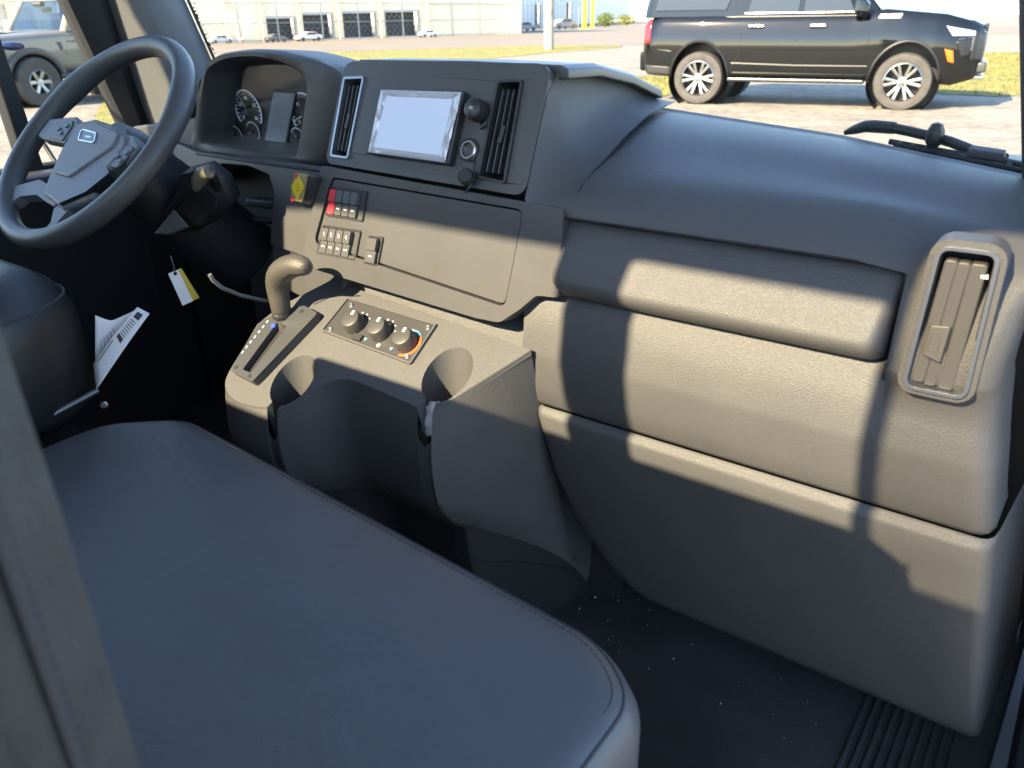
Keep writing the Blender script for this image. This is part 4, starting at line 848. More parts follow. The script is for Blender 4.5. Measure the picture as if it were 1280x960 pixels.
def gauge(px, py, rad, a0, a1, needle, nt_, nums=None):
    c = PGA.uv(px, py); g = arc(PGA, c, rad, a0, a1, rad*0.09, 0.0035).build('gauge_ring', mat('gauge_print', (0.8, 0.82, 0.84), 0.4), gp, smooth=False)
    dk = MB().lathe([(rad*0.98, 0.0), (rad*0.98, 0.002), (0, 0.0021)], PGA.w(*c), PGA.n, 30).build('gauge_dial', mat('dial_black', (0.012, 0.013, 0.015), 0.4), gp)
    tk = MB()
    for k in range(nt_+1):
        a = lerp(a0, a1, k/nt_); d = Vector((math.cos(a), math.sin(a))); e = Vector((-d.y, d.x))*rad*0.02; p = Vector(c)
        tk.add([PGA.w(*(p+d*rad*q+e*s), 0.003) for q, s in ((0.80, -1), (0.95, -1), (0.95, 1), (0.80, 1))], [(0, 1, 2, 3)])
    tk.build('tick_marks', mat('gauge_print', (0, 0, 0)), dk, smooth=False)
    if nums:
        for k, s in enumerate(nums):
            a = lerp(a0, a1, k/(len(nums)-1)); text('dial_number', s, PGA, (c[0]+math.cos(a)*rad*0.62, c[1]+math.sin(a)*rad*0.62), rad*0.26, 0.003, mat('gauge_print', (0, 0, 0)), dk)
    d = Vector((math.cos(needle), math.sin(needle))); e = Vector((-d.y, d.x)); p = Vector(c)
    MB().add([PGA.w(*(p+d*rad*0.85+e*rad*0.012), 0.006), PGA.w(*(p+d*rad*0.85-e*rad*0.012), 0.006), PGA.w(*(p-d*rad*0.1-e*rad*0.035), 0.006), PGA.w(*(p-d*rad*0.1+e*rad*0.035), 0.006)], [(0, 1, 2, 3)]).build('needle', mat('needle_white', (0.8, 0.8, 0.78), 0.4), dk, smooth=False)
    MB().lathe([(rad*0.16, 0.002), (rad*0.15, 0.008), (0, 0.009)], PGA.w(*c), PGA.n, 16).build('needle_hub', DARK, dk)
gauge(312, 138, 0.038, R(-35), R(215), R(118), 20, ['80', '60', '40', '20', '0'])
gauge(297, 169, 0.0185, R(-50), R(120), R(150), 6)
gauge(318, 164, 0.0185, R(-50), R(150), R(200), 6)
gauge(383, 143, 0.038, R(-35), R(215), R(200), 20, ['30', '20', '10', '0'])
gauge(374, 172, 0.0185, R(-50), R(150), R(120), 6)
ds = rpoly(PGA.uvs([(341, 112), (372, 114), (358, 184), (330, 178)], 0.004), 0.003)
di = slab('driver_display', PGA, ds, 0.0, 0.005, DARK, gp, bevel=0.001)
slab('display_glass', PGA, inset(ds, 0.004), 0.004, 0.0056, mat('display_dark', (0.24, 0.26, 0.28), 0.2), gp, bevel=0)
slab('cluster_cover', PGA, [(lerp(u, -0.02, -0.04), lerp(v, 0.07, -0.04)) for u, v in Gd], 0.018, 0.0195, COVER, gp, bevel=0, smooth=False)
# --- driver side fascia below the hood, with its dark opening, end panel, round outlet and small vent
a_, b_ = onY(404, 260, 0.803), onY(243, 205, 0.93)
PDf = PF(a_, (a_-b_)*Vector((1, 1, 0)), (0, 0.02, 0.15))
dfo = PDf.uvs([(214, 176), (243, 189), (404, 213), (382, 322), (337, 306), (342, 240), (336, 219), (310, 208), (278, 205), (262, 212), (240, 226), (222, 214)])
slab('driver_fascia', PDf, dfo, -0.05, 0.0, DASH, dash, bevel=0.003, segs=3)
MB().tube([PDf.w(*PDf.uv(x, y), 0.001) for x, y in ((246, 192), (300, 200), (360, 208), (404, 214))], 0.0022, 6).build('fascia_seam', BLACK, dash)
slab('knee_panel', PDf, PDf.uvs([(334, 296), (382, 312), (420, 345), (420, 400), (330, 352)]), -0.055, -0.012, FASC, dash, bevel=0.003)
PE = PF(onY(225, 150, 0.97), (1, 0, 0), (0, 0, 1))
slab('end_panel', PE, PE.uvs([(250, 98), (244, 192), (208, 196), (140, 176), (166, 158), (206, 152), (222, 104)]), -0.05, 0.0, DASH, dash, bevel=0.006, segs=3)
c = PE.uv(236, 132); o_ = PE.w(*c)
MB().lathe([(0.0235, 0.0), (0.0235, 0.006), (0.021, 0.009), (0.0175, 0.009), (0.0165, -0.004)], o_, PE.n, 28, cap=False).build('round_outlet_ring', DASH, dash)
MB().lathe([(0.0175, 0.001), (0.012, 0.004), (0.0, 0.005)], o_, PE.n, 24).build('round_outlet_core', BLACK, dash)
vq = rpoly(PE.uvs([(212, 167), (224, 169), (221, 186), (208, 183)]), 0.003)
vf2 = ringslab('vent_frame', PE, vq, 0.003, 0.0, 0.004, SILVER, dash)
slab('vent_well', PE, inset(vq, 0.002), 0.0, 0.001, BLACK, vf2, bevel=0)
for k in range(3):
    u0 = lerp(vq[0][0], max(p[0] for p in vq), 0.25+0.25*k); vv = [p[1] for p in vq]
    slab('slat', PE, [(u0-0.001, min(vv)+0.005), (u0+0.001, min(vv)+0.005), (u0+0.001, max(vv)-0.005), (u0-0.001, max(vv)-0.005)], 0.0005, 0.003, TRIM, vf2, bevel=0)
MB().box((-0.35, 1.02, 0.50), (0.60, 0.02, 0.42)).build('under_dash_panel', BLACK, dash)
# parking brake knob: recessed bracket with yellow diamond plate
PK = PDf
kb = slab('brake_knob', PK, rpoly(PK.uvs([(381, 217), (399, 220), (393, 256), (374, 252)], 0.015), 0.003), 0.0, 0.022, DARK, dash, bevel=0.002)
slab('knob_plate', PK, rpoly(PK.uvs([(368, 216), (384, 218), (377, 253), (362, 250)], 0.024), 0.003), 0.018, 0.024, mat('plate_olive', (0.30, 0.24, 0.10), 0.5), kb, bevel=0.001)
slab('yellow_diamond', PK, PK.uvs([(373, 219), (380, 234), (371, 250), (364, 233)], 0.0245), 0.0238, 0.0248, YEL, kb, bevel=0)
for px, py in ((370, 220), (365, 249)): slab('red_corner', PK, circ(PK.uv(px, py, 0.025), 0.0042, 12), 0.0235, 0.0258, RED, kb, bevel=0.0008)
for k in range(3):
    c = PK.uv(372, 230+4*k, 0.025); slab('label_print', PK, [(c[0]-0.003, c[1]-0.0006), (c[0]+0.003, c[1]-0.0006), (c[0]+0.003, c[1]+0.0006), (c[0]-0.003, c[1]+0.0006)], 0.0248, 0.0251, INK, kb, bevel=0)

# ================================================================== CENTRE CONSOLE
con = thing('centre_console', 'grey moulded centre console with two cup holders and heater knobs below the switches', 'console', (0.0, 0.70, 0.0))
PT = PF((0.0, 0.80, 0.575), (1, 0, 0), (0, 0.15, 0.113))
def pt(px, py, h=0): p = PT.w(*PT.uv(px, py)); return p
def topz(x, y): return 0.575 + (y-0.80)*0.7533
cR, cL = pt(559, 468), pt(366, 475)
RX, RY, H = 0.0355, 0.0345, 0.080
def spline(P, per=6):                                  # smooth open curve through control tuples
    out = []
    for i in range(len(P)-1):
        p0, p1, p2, p3 = [Vector(P[min(max(i+k-1, 0), len(P)-1)]) for k in range(4)]
        for k in range(per):
            t = k/per; out.append(0.5*((2*p1)+(-p0+p2)*t+(2*p0-5*p1+4*p2-p3)*t*t+(-p0+3*p1-3*p2+p3)*t**3))
    out.append(Vector(P[-1])); return out
P2 = lambda a, b: tuple(pt(a, b).xy)
segA = spline([P2(*p) for p in ((664, 437), (625, 462), (580, 490), (541, 514))])                                        # tip to right cup slot
segB = spline([P2(*p) for p in ((522, 509), (508, 503), (478, 490), (446, 477), (426, 474), (402, 482), (374, 499), (346, 515))])  # scooped middle
segC = spline([P2(*p) for p in ((334, 509), (314, 507), (294, 500), (283, 488), (283, 472), (298, 445), (322, 405))])    # left arm
def arcpts(c, pa, pb):
    a0 = math.atan2((pa[1]-c.y)/RY, (pa[0]-c.x)/RX); a1 = math.atan2((pb[1]-c.y)/RY, (pb[0]-c.x)/RX)
    while a1 < a0: a1 += 2*PI
    return [Vector((c.x+RX*math.cos(lerp(a0, a1, k/26)), c.y+RY*math.sin(lerp(a0, a1, k/26)))) for k in range(27)]
kR, kL = arcpts(cR, segA[-1], segB[0]), arcpts(cL, segB[-1], segC[0])
plan = [(v, 0) for v in segA] + [(v, 1) for v in kR] + [(v, 0) for v in segB] + [(v, 1) for v in kL] + [(v, 0) for v in segC] + [(Vector(P2(350, 383)), 0), (Vector(P2(414, 350)), 0)]
V0 = [Vector((v.x, v.y, topz(v.x, v.y))) for v, c in plan]; V1 = [Vector((v.x, v.y, topz(v.x, v.y)-(H if c else 0.008))) for v, c in plan]
n = len(plan); V = V0+V1; Fc = [(j, (j+1) % n, n+(j+1) % n, n+j) for j in range(n)]
Fc += [tuple(t) for t in tessellate_polygon([[Vector((v.x, v.y, 0)) for v, c in plan]])]
MB().add(V, Fc).build('console_top', DASH, con, bevel=0.0025, segs=3)
# outer skin: arms, scooped middle and right flank in one smooth sheet, notched at the two cups
cols = []
def bottom(v, wgt):
    b = Vector((v.x*0.98+0.002, v.y+0.010, 0.285)); e = onY(722, 735, 0.965); return b.lerp(e, wgt)
def addcol(v, notch, wgt, bul): cols.append((Vector((v.x, v.y-0.0005, topz(v.x, v.y)-0.003)), bottom(v, wgt), bul, notch/(topz(v.x, v.y)-0.285)))
NA_ = len(segA)
for i, v in enumerate(segA): addcol(v, 0, (1-i/(NA_-1))**1.4, 0.012*min(1, i/5))
for t in (0.04, 0.25, 0.5, 0.75, 0.96): addcol(segA[-1].lerp(segB[0], t), 0.052*(1-0.25*abs(t-0.5)*2), 0.0, 0.010)
for i, v in enumerate(segB): addcol(v, 0, 0, lerp(0.010, 0.004, math.sin(PI*i/(len(segB)-1))))
for t in (0.04, 0.25, 0.5, 0.75, 0.96): addcol(segB[-1].lerp(segC[0], t), 0.046*(1-0.25*abs(t-0.5)*2), 0.0, 0.010)
for i, v in enumerate(segC): addcol(v, 0, 0, 0.012)
rows = []
for k in range(18):
    t = k/17; r_ = []
    for tp, bt, bul, nn in cols:
        tt = lerp(nn, 1, t); q = tp.lerp(bt, tt); q.y -= bul*math.sin(PI*min(1, tt*1.1)); q.y += 0.05*max(0, tt-0.75)**1.5*4; r_.append(q)
    rows.append(r_)
rows.append([q+Vector((0, 0.03, -0.012)) for q in rows[-1]]); rows.append([q+Vector((0, 0.30, -0.03)) for q in rows[-2]])
MB().grid(rows).build('console_skin', DASH, con, angle=80)

rC = 0.033
for c_, rr in ((cR, rC), (cL, rC)):
    zc = topz(c_.x, c_.y)-H+0.002
    MB().lathe([(rr, 0.0), (rr, -0.02)], (c_.x, c_.y+0.002, zc-0.0), (0, 0, 1), 24).build('cup_floor', DARK, con)
# right flank of the console down to the floor and the low tunnel cover
back_fill = [Vector((-0.16, 0.80, 0.59)), Vector((0.26, 0.80, 0.56)), Vector((0.26, 0.80, 0.25)), Vector((-0.16, 0.80, 0.25))]
MB().prism([onY(395, 330, 0.815), onY(700, 370, 0.815), onY(672, 442, 0.80), onY(415, 356, 0.80)], (0, 0.05, -0.01)).build('console_back_strip', DASH, con, bevel=0.003)
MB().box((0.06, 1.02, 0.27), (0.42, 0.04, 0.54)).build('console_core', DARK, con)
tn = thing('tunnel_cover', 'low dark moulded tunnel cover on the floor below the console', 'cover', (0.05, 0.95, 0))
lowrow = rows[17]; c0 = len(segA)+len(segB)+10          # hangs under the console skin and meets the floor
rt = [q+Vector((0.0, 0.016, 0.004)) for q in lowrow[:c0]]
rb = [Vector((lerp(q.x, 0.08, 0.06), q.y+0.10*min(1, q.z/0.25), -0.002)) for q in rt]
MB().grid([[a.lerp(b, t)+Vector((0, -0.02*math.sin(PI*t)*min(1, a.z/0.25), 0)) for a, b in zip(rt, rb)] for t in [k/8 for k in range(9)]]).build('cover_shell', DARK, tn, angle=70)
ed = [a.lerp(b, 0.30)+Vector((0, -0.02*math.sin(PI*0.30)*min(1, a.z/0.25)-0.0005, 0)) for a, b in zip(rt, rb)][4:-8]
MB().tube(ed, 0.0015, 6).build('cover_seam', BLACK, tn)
# heater panel
hq = [(436, 375), (545, 408), (514, 455), (405, 414)]
HP = PT.uvs(hq, 0.0)
hp = slab('heater_panel', PT, rpoly(HP, 0.003), -0.002, 0.0022, mat('heater_plate', (0.035, 0.035, 0.036), 0.4), con, bevel=0.0008)
ringslab('panel_rim', PT, rpoly(inset(HP, -0.002), 0.003), 0.0025, -0.001, 0.0045, DASH, hp, bevel=0.0012)
KN = mat('knob_rubber', (0.045, 0.044, 0.043), 0.45)
KP = [(441, 402), (473, 411), (505, 424)]
for i, (a, b) in enumerate(KP):
    c = PT.uv(a, b, 0.012); o_ = PT.w(*c)
    k_ = MB().lathe([(0.0165, 0.002), (0.0163, 0.008), (0.0150, 0.018), (0.0138, 0.0205), (0.0115, 0.0215), (0.0, 0.0215)], o_, PT.n, 28).build('heater_knob', KN, hp)
    slab('pointer_mark', PT, [(c[0]-0.002, c[1]+0.006), (c[0]+0.002, c[1]+0.006), (c[0]+0.002, c[1]+0.013), (c[0]-0.002, c[1]+0.013)], 0.0212, 0.0219, WHITE, k_, bevel=0)
    rg = random.Random(i)
    for j in range(7):                                     # printed dots and symbols around the knob
        a_ = R(20+j*26) if i < 2 else R(100+j*30); rr = 0.0225
        if i == 2 and j > 3: continue
        q = (c[0]+rr*math.cos(a_), c[1]+rr*math.sin(a_)); s_ = 0.0009+0.0004*j/3
        slab('dial_dot', PT, circ(q, s_, 8), 0.0022, 0.0026, WHITE, hp, bevel=0)
c = PT.uv(505, 424, 0.012)
arc(PT, c, 0.0205, R(-95), R(45), 0.0035, 0.0027).build('warm_arc', mat('warm_print', (0.75, 0.10, 0.02), 0.4), hp, smooth=False)
arc(PT, c, 0.0205, R(50), R(95), 0.0035, 0.0027).build('cool_arc', mat('cool_print', (0.10, 0.35, 0.45), 0.4), hp, smooth=False)
for px, py, mm_ in ((458, 425, 'cool_print'), (490, 437, 'cool_print')): slab('symbol', PT, circ(PT.uv(px, py), 0.0035, 3, a0=0.5), 0.0022, 0.0027, mat(mm_, (0, 0, 0)), hp, bevel=0)
for px, py in ((474, 433), (488, 407), (457, 405)):
    c = PT.uv(px, py); mbs = MB()
    for j in range(3):
        a_ = j*PI/3; d = Vector((math.cos(a_), math.sin(a_)))*0.0032; e = Vector((-d.y, d.x))*0.22; p = Vector(c)
        mbs.add([PT.w(*(p+d+e), 0.0026+j*0.0001), PT.w(*(p+d-e), 0.0026+j*0.0001), PT.w(*(p-d-e), 0.0026+j*0.0001), PT.w(*(p-d+e), 0.0026+j*0.0001)], [(0, 1, 2, 3)])
    mbs.build('symbol', WHITE, hp, smooth=False)
slab('push_button', PT, rpoly(PT.uvs([(444, 417), (455, 420), (450, 427), (440, 424)], 0.003), 0.001), 0.001, 0.006, DARK, hp, bevel=0.001)
for px, py in ((440, 383), (536, 411), (510, 447), (414, 413)):
    o_ = PT.w(*PT.uv(px, py))
    s_ = MB().lathe([(0.0042, 0.0015), (0.0042, 0.0035), (0.0030, 0.0045), (0.0016, 0.0042), (0.0014, 0.003), (0, 0.003)], o_, PT.n, 14).build('screw', SILVER, hp)
# gear lever gate on the console's driver side
PB = PF(PT.o, PT.ex, PT.ey)
gq = rpoly(PT.uvs([(289, 464), (316, 478), (398, 392), (381, 383), (352, 388), (325, 404)], 0.012), 0.006)
gslot = rpoly(PT.uvs([(303, 462), (314, 466), (358, 408), (347, 402)], 0.014), 0.004)
gt = slab('gear_gate', PT, gq, -0.004, 0.014, mat('gate_plastic', (0.04, 0.042, 0.045), 0.38), con, holes=[gslot], bevel=0.003)
slab('gate_slot', PT, inset(gslot, -0.001), -0.004, 0.003, BLACK, gt, bevel=0)
for px, py in ((295, 459), (312, 470), (377, 389)): MB().lathe([(0.0035, 0.0130), (0.0035, 0.0146), (0, 0.0147)], PT.w(*PT.uv(px, py, 0.014)), PT.n, 12).build('gate_screw', BLACK, gt)
for k in range(7):
    a = PT.uv(lerp(303, 334, k/6), lerp(440, 402, k/6)-6*math.sin(k/6*PI)*0, 0.0145); slab('gear_mark', PT, [(a[0]-0.0012, a[1]-0.0022), (a[0]+0.0012, a[1]-0.0022), (a[0]+0.0012, a[1]+0.0022), (a[0]-0.0012, a[1]+0.0022)], 0.014, 0.0145, mat('mark_blue', (0.35, 0.45, 0.6), 0.5), gt, bevel=0)
slab('gear_lamp', PT, circ(PT.uv(341, 407, 0.015), 0.0032, 10), 0.013, 0.0155, BLUEL, gt, bevel=0)
# gear lever
gb = PT.w(*PT.uv(352, 404, 0.012)); yk = gb.y
gs = thing('gear_lever', 'grey leather gear lever with hooked grip standing in its console gate', 'gear lever', gb)
MB().tube([gb+Vector((0, 0, -0.02)), onY(354, 397, yk), onY(353, 380, yk)], [0.011, 0.010, 0.011], 14).build('shaft', KN, gs)
gp_ = [(352, 396), (351, 385), (349, 372), (346, 358), (347, 346), (353, 338), (362, 333), (372, 331), (381, 333), (387, 337)]
gr_ = [0.0135, 0.0150, 0.0160, 0.0170, 0.0190, 0.0190, 0.0180, 0.0165, 0.0145, 0.0080]
MB().tube([onY(a, b, yk-0.004*i/9) for i, (a, b) in enumerate(gp_)], gr_, 20).build('grip', mat('grip_leather', (0.052, 0.048, 0.043), 0.42, grain=0.3, gscale=700), gs, angle=80, subsurf=1)
MB().tube([onY(a, b, yk-0.017) for a, b in ((345, 362), (352, 348), (362, 342), (373, 342), (381, 340))], 0.0011, 6).build('grip_seam', DARK, gs)
MB().lathe([(0.0125, 0), (0.0140, 0.002), (0.0140, 0.008), (0.0125, 0.010)], onY(352, 396, yk)+Vector((0, 0, -0.002)), (0, 0, 1), 18).build('collar', DARK, gs)
# crumpled tissue in the right cup
def crumple(name, c, r, m, seed, sq=(1, 1, 1)):
    bm = bmesh.new(); bmesh.ops.create_icosphere(bm, subdivisions=3, radius=1); rg = random.Random(seed)
    dirs = [Vector((rg.gauss(0, 1), rg.gauss(0, 1), rg.gauss(0, 1))).normalized() for _ in range(26)]
    for v in bm.verts:
        k = max(d.dot(v.co) for d in dirs); q = sorted((d.dot(v.co) for d in dirs), reverse=True)
        f = 0.72+0.5*(q[0]-q[1])*2.2+rg.uniform(-0.03, 0.03); v.co = Vector((v.co.x*sq[0], v.co.y*sq[1], v.co.z*sq[2]))*r*f + Vector(c)
    me = bpy.data.meshes.new(name); bm.to_mesh(me); bm.free(); return link(name, me, m)
cp = crumple('crumpled_wrapper', (cR.x-0.004, cR.y-0.018, topz(cR.x, cR.y)-0.062), 0.030, mat('wrapper_white', (0.55, 0.56, 0.58), 0.35, spec=0.8), 11, (1.1, 0.9, 1.1))
tag(cp, 'crumpled white wrapper stuffed in the cup holder beside the heater knobs', 'wrapper')

# ================================================================== STEERING WHEEL
WC = Vector((-0.522, 0.674, 0.775)); WT = 0.766
PWh = PF(WC, (1, -0.02, 0), (0, math.cos(WT), math.sin(WT)))
sw = thing('steering_wheel', 'dark grey four spoke steering wheel with button pads and oval badge', 'steering wheel', WC)
mb = MB(); NR, NS = 96, 16; RM, rm_ = 0.1895, 0.0160; rings = []
for i in range(NR):
    a = 2*PI*i/NR; c = Vector((math.cos(a), math.sin(a)))
    grip = 1.0 + 0.13*(math.exp(-((a-R(30))/0.22)**2)+math.exp(-((a-R(150))/0.22)**2))
    rings.append([PWh.w(c.x*(RM+rm_*grip*math.cos(2*PI*k/NS)), c.y*(RM+rm_*grip*math.cos(2*PI*k/NS)), rm_*1.12*grip*math.sin(2*PI*k/NS)) for k in range(NS)])
rings.append(rings[0])
mb.loft(rings, False, False).build('rim', WHEELP, sw, angle=80)
def W(pts, h=0.0): return PWh.uvs(pts, h)
hub = rpoly(W([(99, 151), (118, 147), (140, 154), (160, 169), (157, 182), (130, 216), (112, 248), (76, 261), (52, 242), (58, 224), (76, 184)], 0.01), 0.010)
slab('hub_pad', PWh, hub, -0.030, 0.010, HUBP, sw, bevel=0.010, segs=4)
hub2 = rpoly(W([(102, 158), (121, 153), (150, 166), (142, 183), (86, 222), (66, 216), (80, 190)], 0.012), 0.012)
slab('hub_cover', PWh, hub2, 0.004, 0.0135, HUBP, sw, bevel=0.004, segs=3)
ringslab('badge_frame', PWh, rpoly(W([(102, 161), (121, 166), (119, 180), (98, 176)], 0.014), 0.0075, 6), 0.0022, 0.012, 0.0158, CHROME, sw, bevel=0.0008)
bd = slab('badge', PWh, inset(rpoly(W([(102, 161), (121, 166), (119, 180), (98, 176)], 0.014), 0.0075, 6), 0.002), 0.012, 0.0145, mat('badge_grey', (0.10, 0.10, 0.11), 0.3), sw, bevel=0)
bc = W([(110, 171)], 0.0148)[0]
for k, (dx, hgt) in enumerate(((-0.007, 0.003), (-0.004, 0.0045), (-0.001, 0.0035), (0.002, 0.0045), (0.005, 0.0035), (0.008, 0.0035))):
    slab('badge_letter', PWh, [(bc[0]+dx-0.001, bc[1]-hgt/2), (bc[0]+dx+0.001, bc[1]-hgt/2), (bc[0]+dx+0.001, bc[1]+hgt/2), (bc[0]+dx-0.001, bc[1]+hgt/2)], 0.0144, 0.0152, CHROME, bd, bevel=0)
for name, q in (('upper_left_spoke', [(50, 172), (66, 151), (99, 148), (104, 160), (84, 182), (56, 176)]), ('upper_right_spoke', [(150, 168), (172, 172), (178, 186), (160, 206), (136, 218), (132, 202)])):
    slab('spoke', PWh, rpoly(W(q), 0.006), -0.014, 0.006, HUBP, sw, bevel=0.004, segs=3)
slab('spoke', PWh, rpoly(W([(14, 236), (52, 226), (66, 234), (74, 262), (60, 254), (48, 245), (28, 247), (8, 262)]), 0.004), -0.014, 0.004, HUBP, sw, bevel=0.004, segs=3)
slab('spoke', PWh, rpoly(W([(70, 262), (92, 250), (90, 262), (76, 278), (62, 297), (48, 299), (66, 280)]), 0.003), -0.014, 0.004, HUBP, sw, bevel=0.004, segs=3)
for q, r2 in (([(60, 172), (70, 153), (92, 150), (90, 158), (78, 176)], 0.006), ([(136, 208), (144, 196), (160, 180), (168, 184), (158, 198), (146, 210)], 0.005)):
    bp_ = slab('button_pad', PWh, rpoly(W(q, 0.008), r2), 0.004, 0.0085, WHEELP, sw, bevel=0.002)
    cx = sum(p[0] for p in W(q, 0.009))/len(q); cy = sum(p[1] for p in W(q, 0.009))/len(q)
    for dx, dy, r3 in ((-0.012, 0.0, 0.006), (0.006, 0.008, 0.006), (0.004, -0.007, 0.005)): slab('button', PWh, circ((cx+dx, cy+dy), r3, 14, r3*0.7), 0.0075, 0.0110, HUBP, bp_, bevel=0.001)
slab('spoke_insert', PWh, rpoly(W([(124, 208), (136, 211), (140, 218), (110, 242), (82, 254), (74, 258), (88, 246), (98, 232)], 0.012), 0.005), 0.0, 0.0165, mat('insert_black', (0.015, 0.016, 0.018), 0.35), sw, bevel=0.004)
# steering column with shroud, stalk
sc_ = thing('steering_column', 'black steering column shroud running from the wheel to under the gauge hood', 'steering column', WC+Vector((0.05, 0.12, -0.15)))
ax = -PWh.n
MB().lathe([(0.050, 0.02), (0.060, 0.05), (0.062, 0.10), (0.070, 0.20), (0.075, 0.34)], WC, ax, 24).build('column_shroud', DARK, sc_)
e0 = onY(232, 262, 0.80); e1 = onY(308, 232, 0.84)
sh = [onY(a, b, y) for a, b, y in ((196, 280, 0.74), (218, 252, 0.74), (232, 214, 0.74), (262, 206, 0.77), (284, 222, 0.79), (296, 248, 0.80), (278, 272, 0.80), (248, 288, 0.78), (215, 293, 0.76))]
cen = sum(sh, Vector())/len(sh)
MB().loft([[p+Vector((-0.16, 0.10, -0.05)) for p in sh], [p+Vector((-0.03, 0.03, 0)) for p in sh], sh, [p.lerp(cen, 0.12)+Vector((0.006, -0.012, 0.004)) for p in sh]]).build('column_cover', DARK, sc_, angle=70)
rec = [onY(a, b, 0.745) for a, b in ((222, 262), (238, 245), (262, 238), (274, 246), (272, 262), (255, 282), (240, 284))]
MB().prism(rec, (0.004, -0.006, 0.003)).build('cover_recess', BLACK, sc_, bevel=0.002)
ls = onY(205, 282, 0.735)
MB().prism([onY(a, b, 0.735) for a, b in ((195, 293), (219, 262), (238, 284), (215, 294))], (0.003, -0.006, 0.003)).build('column_lower_trim', HUBP, sc_, bevel=0.003)
MB().tube([onY(a, b, 0.72) for a, b in ((262, 214), (254, 217), (248, 226), (245, 236))], [0.010, 0.0115, 0.0110, 0.006], 14).build('stalk', mat('stalk_tip', (0.13, 0.115, 0.08), 0.4), sc_)
MB().tube([onY(262, 214, 0.72), onY(275, 240, 0.80)], 0.008, 12).build('stalk_arm', DARK, sc_)
pdl = thing('brake_linkage', 'grey metal pedal bracket in the dark opening beside the steering column', 'bracket', onY(325, 265, 0.93))
MB().prism([onY(a, b, 0.92) for a, b in ((306, 248), (341, 252), (340, 262), (306, 258))], (0, 0.03, 0)).build('bracket_plate', DASH, pdl, bevel=0.003)
MB().prism([onY(a, b, 0.91) for a, b in ((312, 272), (338, 276), (336, 281), (312, 276))], (0, 0.02, 0)).build('bracket_lip', DASH, pdl, bevel=0.002)
MB().tube([onY(308, 262, 0.915), onY(300, 280, 0.90)], 0.006, 8).build('bracket_rod', DASH, pdl)

# ================================================================== SEATS
bs = thing('bench_seat', 'wide dark blue grey vinyl bench seat cushion with stitched front corner', 'bench seat', (0.19, 0.25, 0.0))
def cushion(name, plan_, z0, z1, r, m, parent, crown=0.0, nstep=6):
    rings = []
    rings.append([Vector((x, y, z0)) for x, y in inset(plan_, 0.01)])
    rings.append([Vector((x, y, z0+0.02)) for x, y in plan_])
    for k in range(nstep+1):
        a = k/nstep*PI/2; rings.append([Vector((x, y, z1-r+r*math.sin(a))) for x, y in inset(plan_, r*(1-math.cos(a)))])
    b = MB(); b.loft(rings, True, False)
    last = inset(plan_, r); cx = sum(p[0] for p in last)/len(last); cy = sum(p[1] for p in last)/len(last)
    prev = rings[-1]; rr2 = [prev]
    for s in (0.85, 0.6, 0.3, 0.05): rr2.append([Vector((lerp(cx, p[0], s), lerp(cy, p[1], s), z1+crown*(1-s*s))) for p in last])
    b.loft(rr2, False, True)
    return b.build(name, m, parent, angle=70)
fr = [(-0.232, -0.10), (0.612, -0.10), (0.606, 0.442), (0.545, 0.490), (0.2, 0.513), (-0.15, 0.535), (-0.242, 0.455)]
bp2 = rpoly(fr, [0.06, 0.06, 0.07, 0.12, 0.2, 0.09, 0.10], 8)
cushion('cushion', bp2, 0.27, 0.455, 0.038, VINYL, bs, 0.008)
st = [Vector((x, y, 0.4463)) for x, y in inset(bp2, 0.0145)]
MB().tube(st+[st[0]], 0.0016, 6).build('piping', THREAD, bs)
mb = MB()
L_ = inset(bp2, 0.024); acc = 0
for i in range(len(L_)):
    p, q = Vector(L_[i]), Vector(L_[(i+1) % len(L_)]); d = (q-p).length; k = 0.0
    if p.y < 0.16 or q.y < 0.16: continue
    while k < d-0.004:
        a, b = p.lerp(q, k/d), p.lerp(q, (k+0.004)/d); mb.tube([(a.x, a.y, 0.4522), (b.x, b.y, 0.4522)], 0.0006, 4); k += 0.0075
mb.build('stitching', THREAD, bs)
MB().box((0.19, 0.18, 0.13), (0.72, 0.46, 0.27)).build('seat_base', DARK, bs, bevel=0.02)
# backrest: its front corner stands close to the camera on the left
bk = rpoly([(-0.24, -0.17), (0.585, -0.17), (0.585, 0.055), (0.545, 0.094), (-0.20, 0.094)], [0.02, 0.03, 0.02, 0.025, 0.03], 8)
bkr = []
for z, d in ((0.40, 0.012), (0.43, 0.0), (0.62, 0.0), (0.80, 0.001), (0.888, 0.003), (0.905, 0.012), (0.915, 0.03)): bkr.append([Vector((x, y, z)) for x, y in inset(bk, d)])
BKM = mat('backrest_cloth', (0.034, 0.033, 0.032), 0.8, grain=0.5, gscale=380, var=0.2, vscale=40)
MB().loft(bkr).build('backrest', BKM, bs, angle=70)
mb = MB()
for k in range(90):
    z = 0.44+k*0.005; mb.tube([(0.5785, 0.0635+0.0, z), (0.5790, 0.0645, z+0.0034)], 0.0016, 5)
mb.build('backrest_stitching', THREAD, bs)
MB().tube([Vector((0.5800, 0.0615, z)) for z in (0.42, 0.6, 0.75, 0.9)], 0.0022, 6).build('backrest_seam', THREAD, bs)
ds_ = thing('driver_seat', 'black driver seat cushion with rounded front beside the bench seat', 'seat', (-0.55, 0.25, 0))
dp = rpoly([(-0.80, -0.05), (-0.29, -0.05), (-0.262, 0.42), (-0.33, 0.512), (-0.74, 0.512), (-0.82, 0.40)], [0.10, 0.10, 0.12, 0.11, 0.11, 0.12], 8)
cushion('cushion', dp, 0.44, 0.648, 0.085, mat('driver_vinyl', (0.014, 0.0145, 0.016), 0.4, grain=0.2, gscale=700), ds_, 0.012)
sd2 = [Vector((x, y, 0.605)) for x, y in inset(dp, 0.0108)]
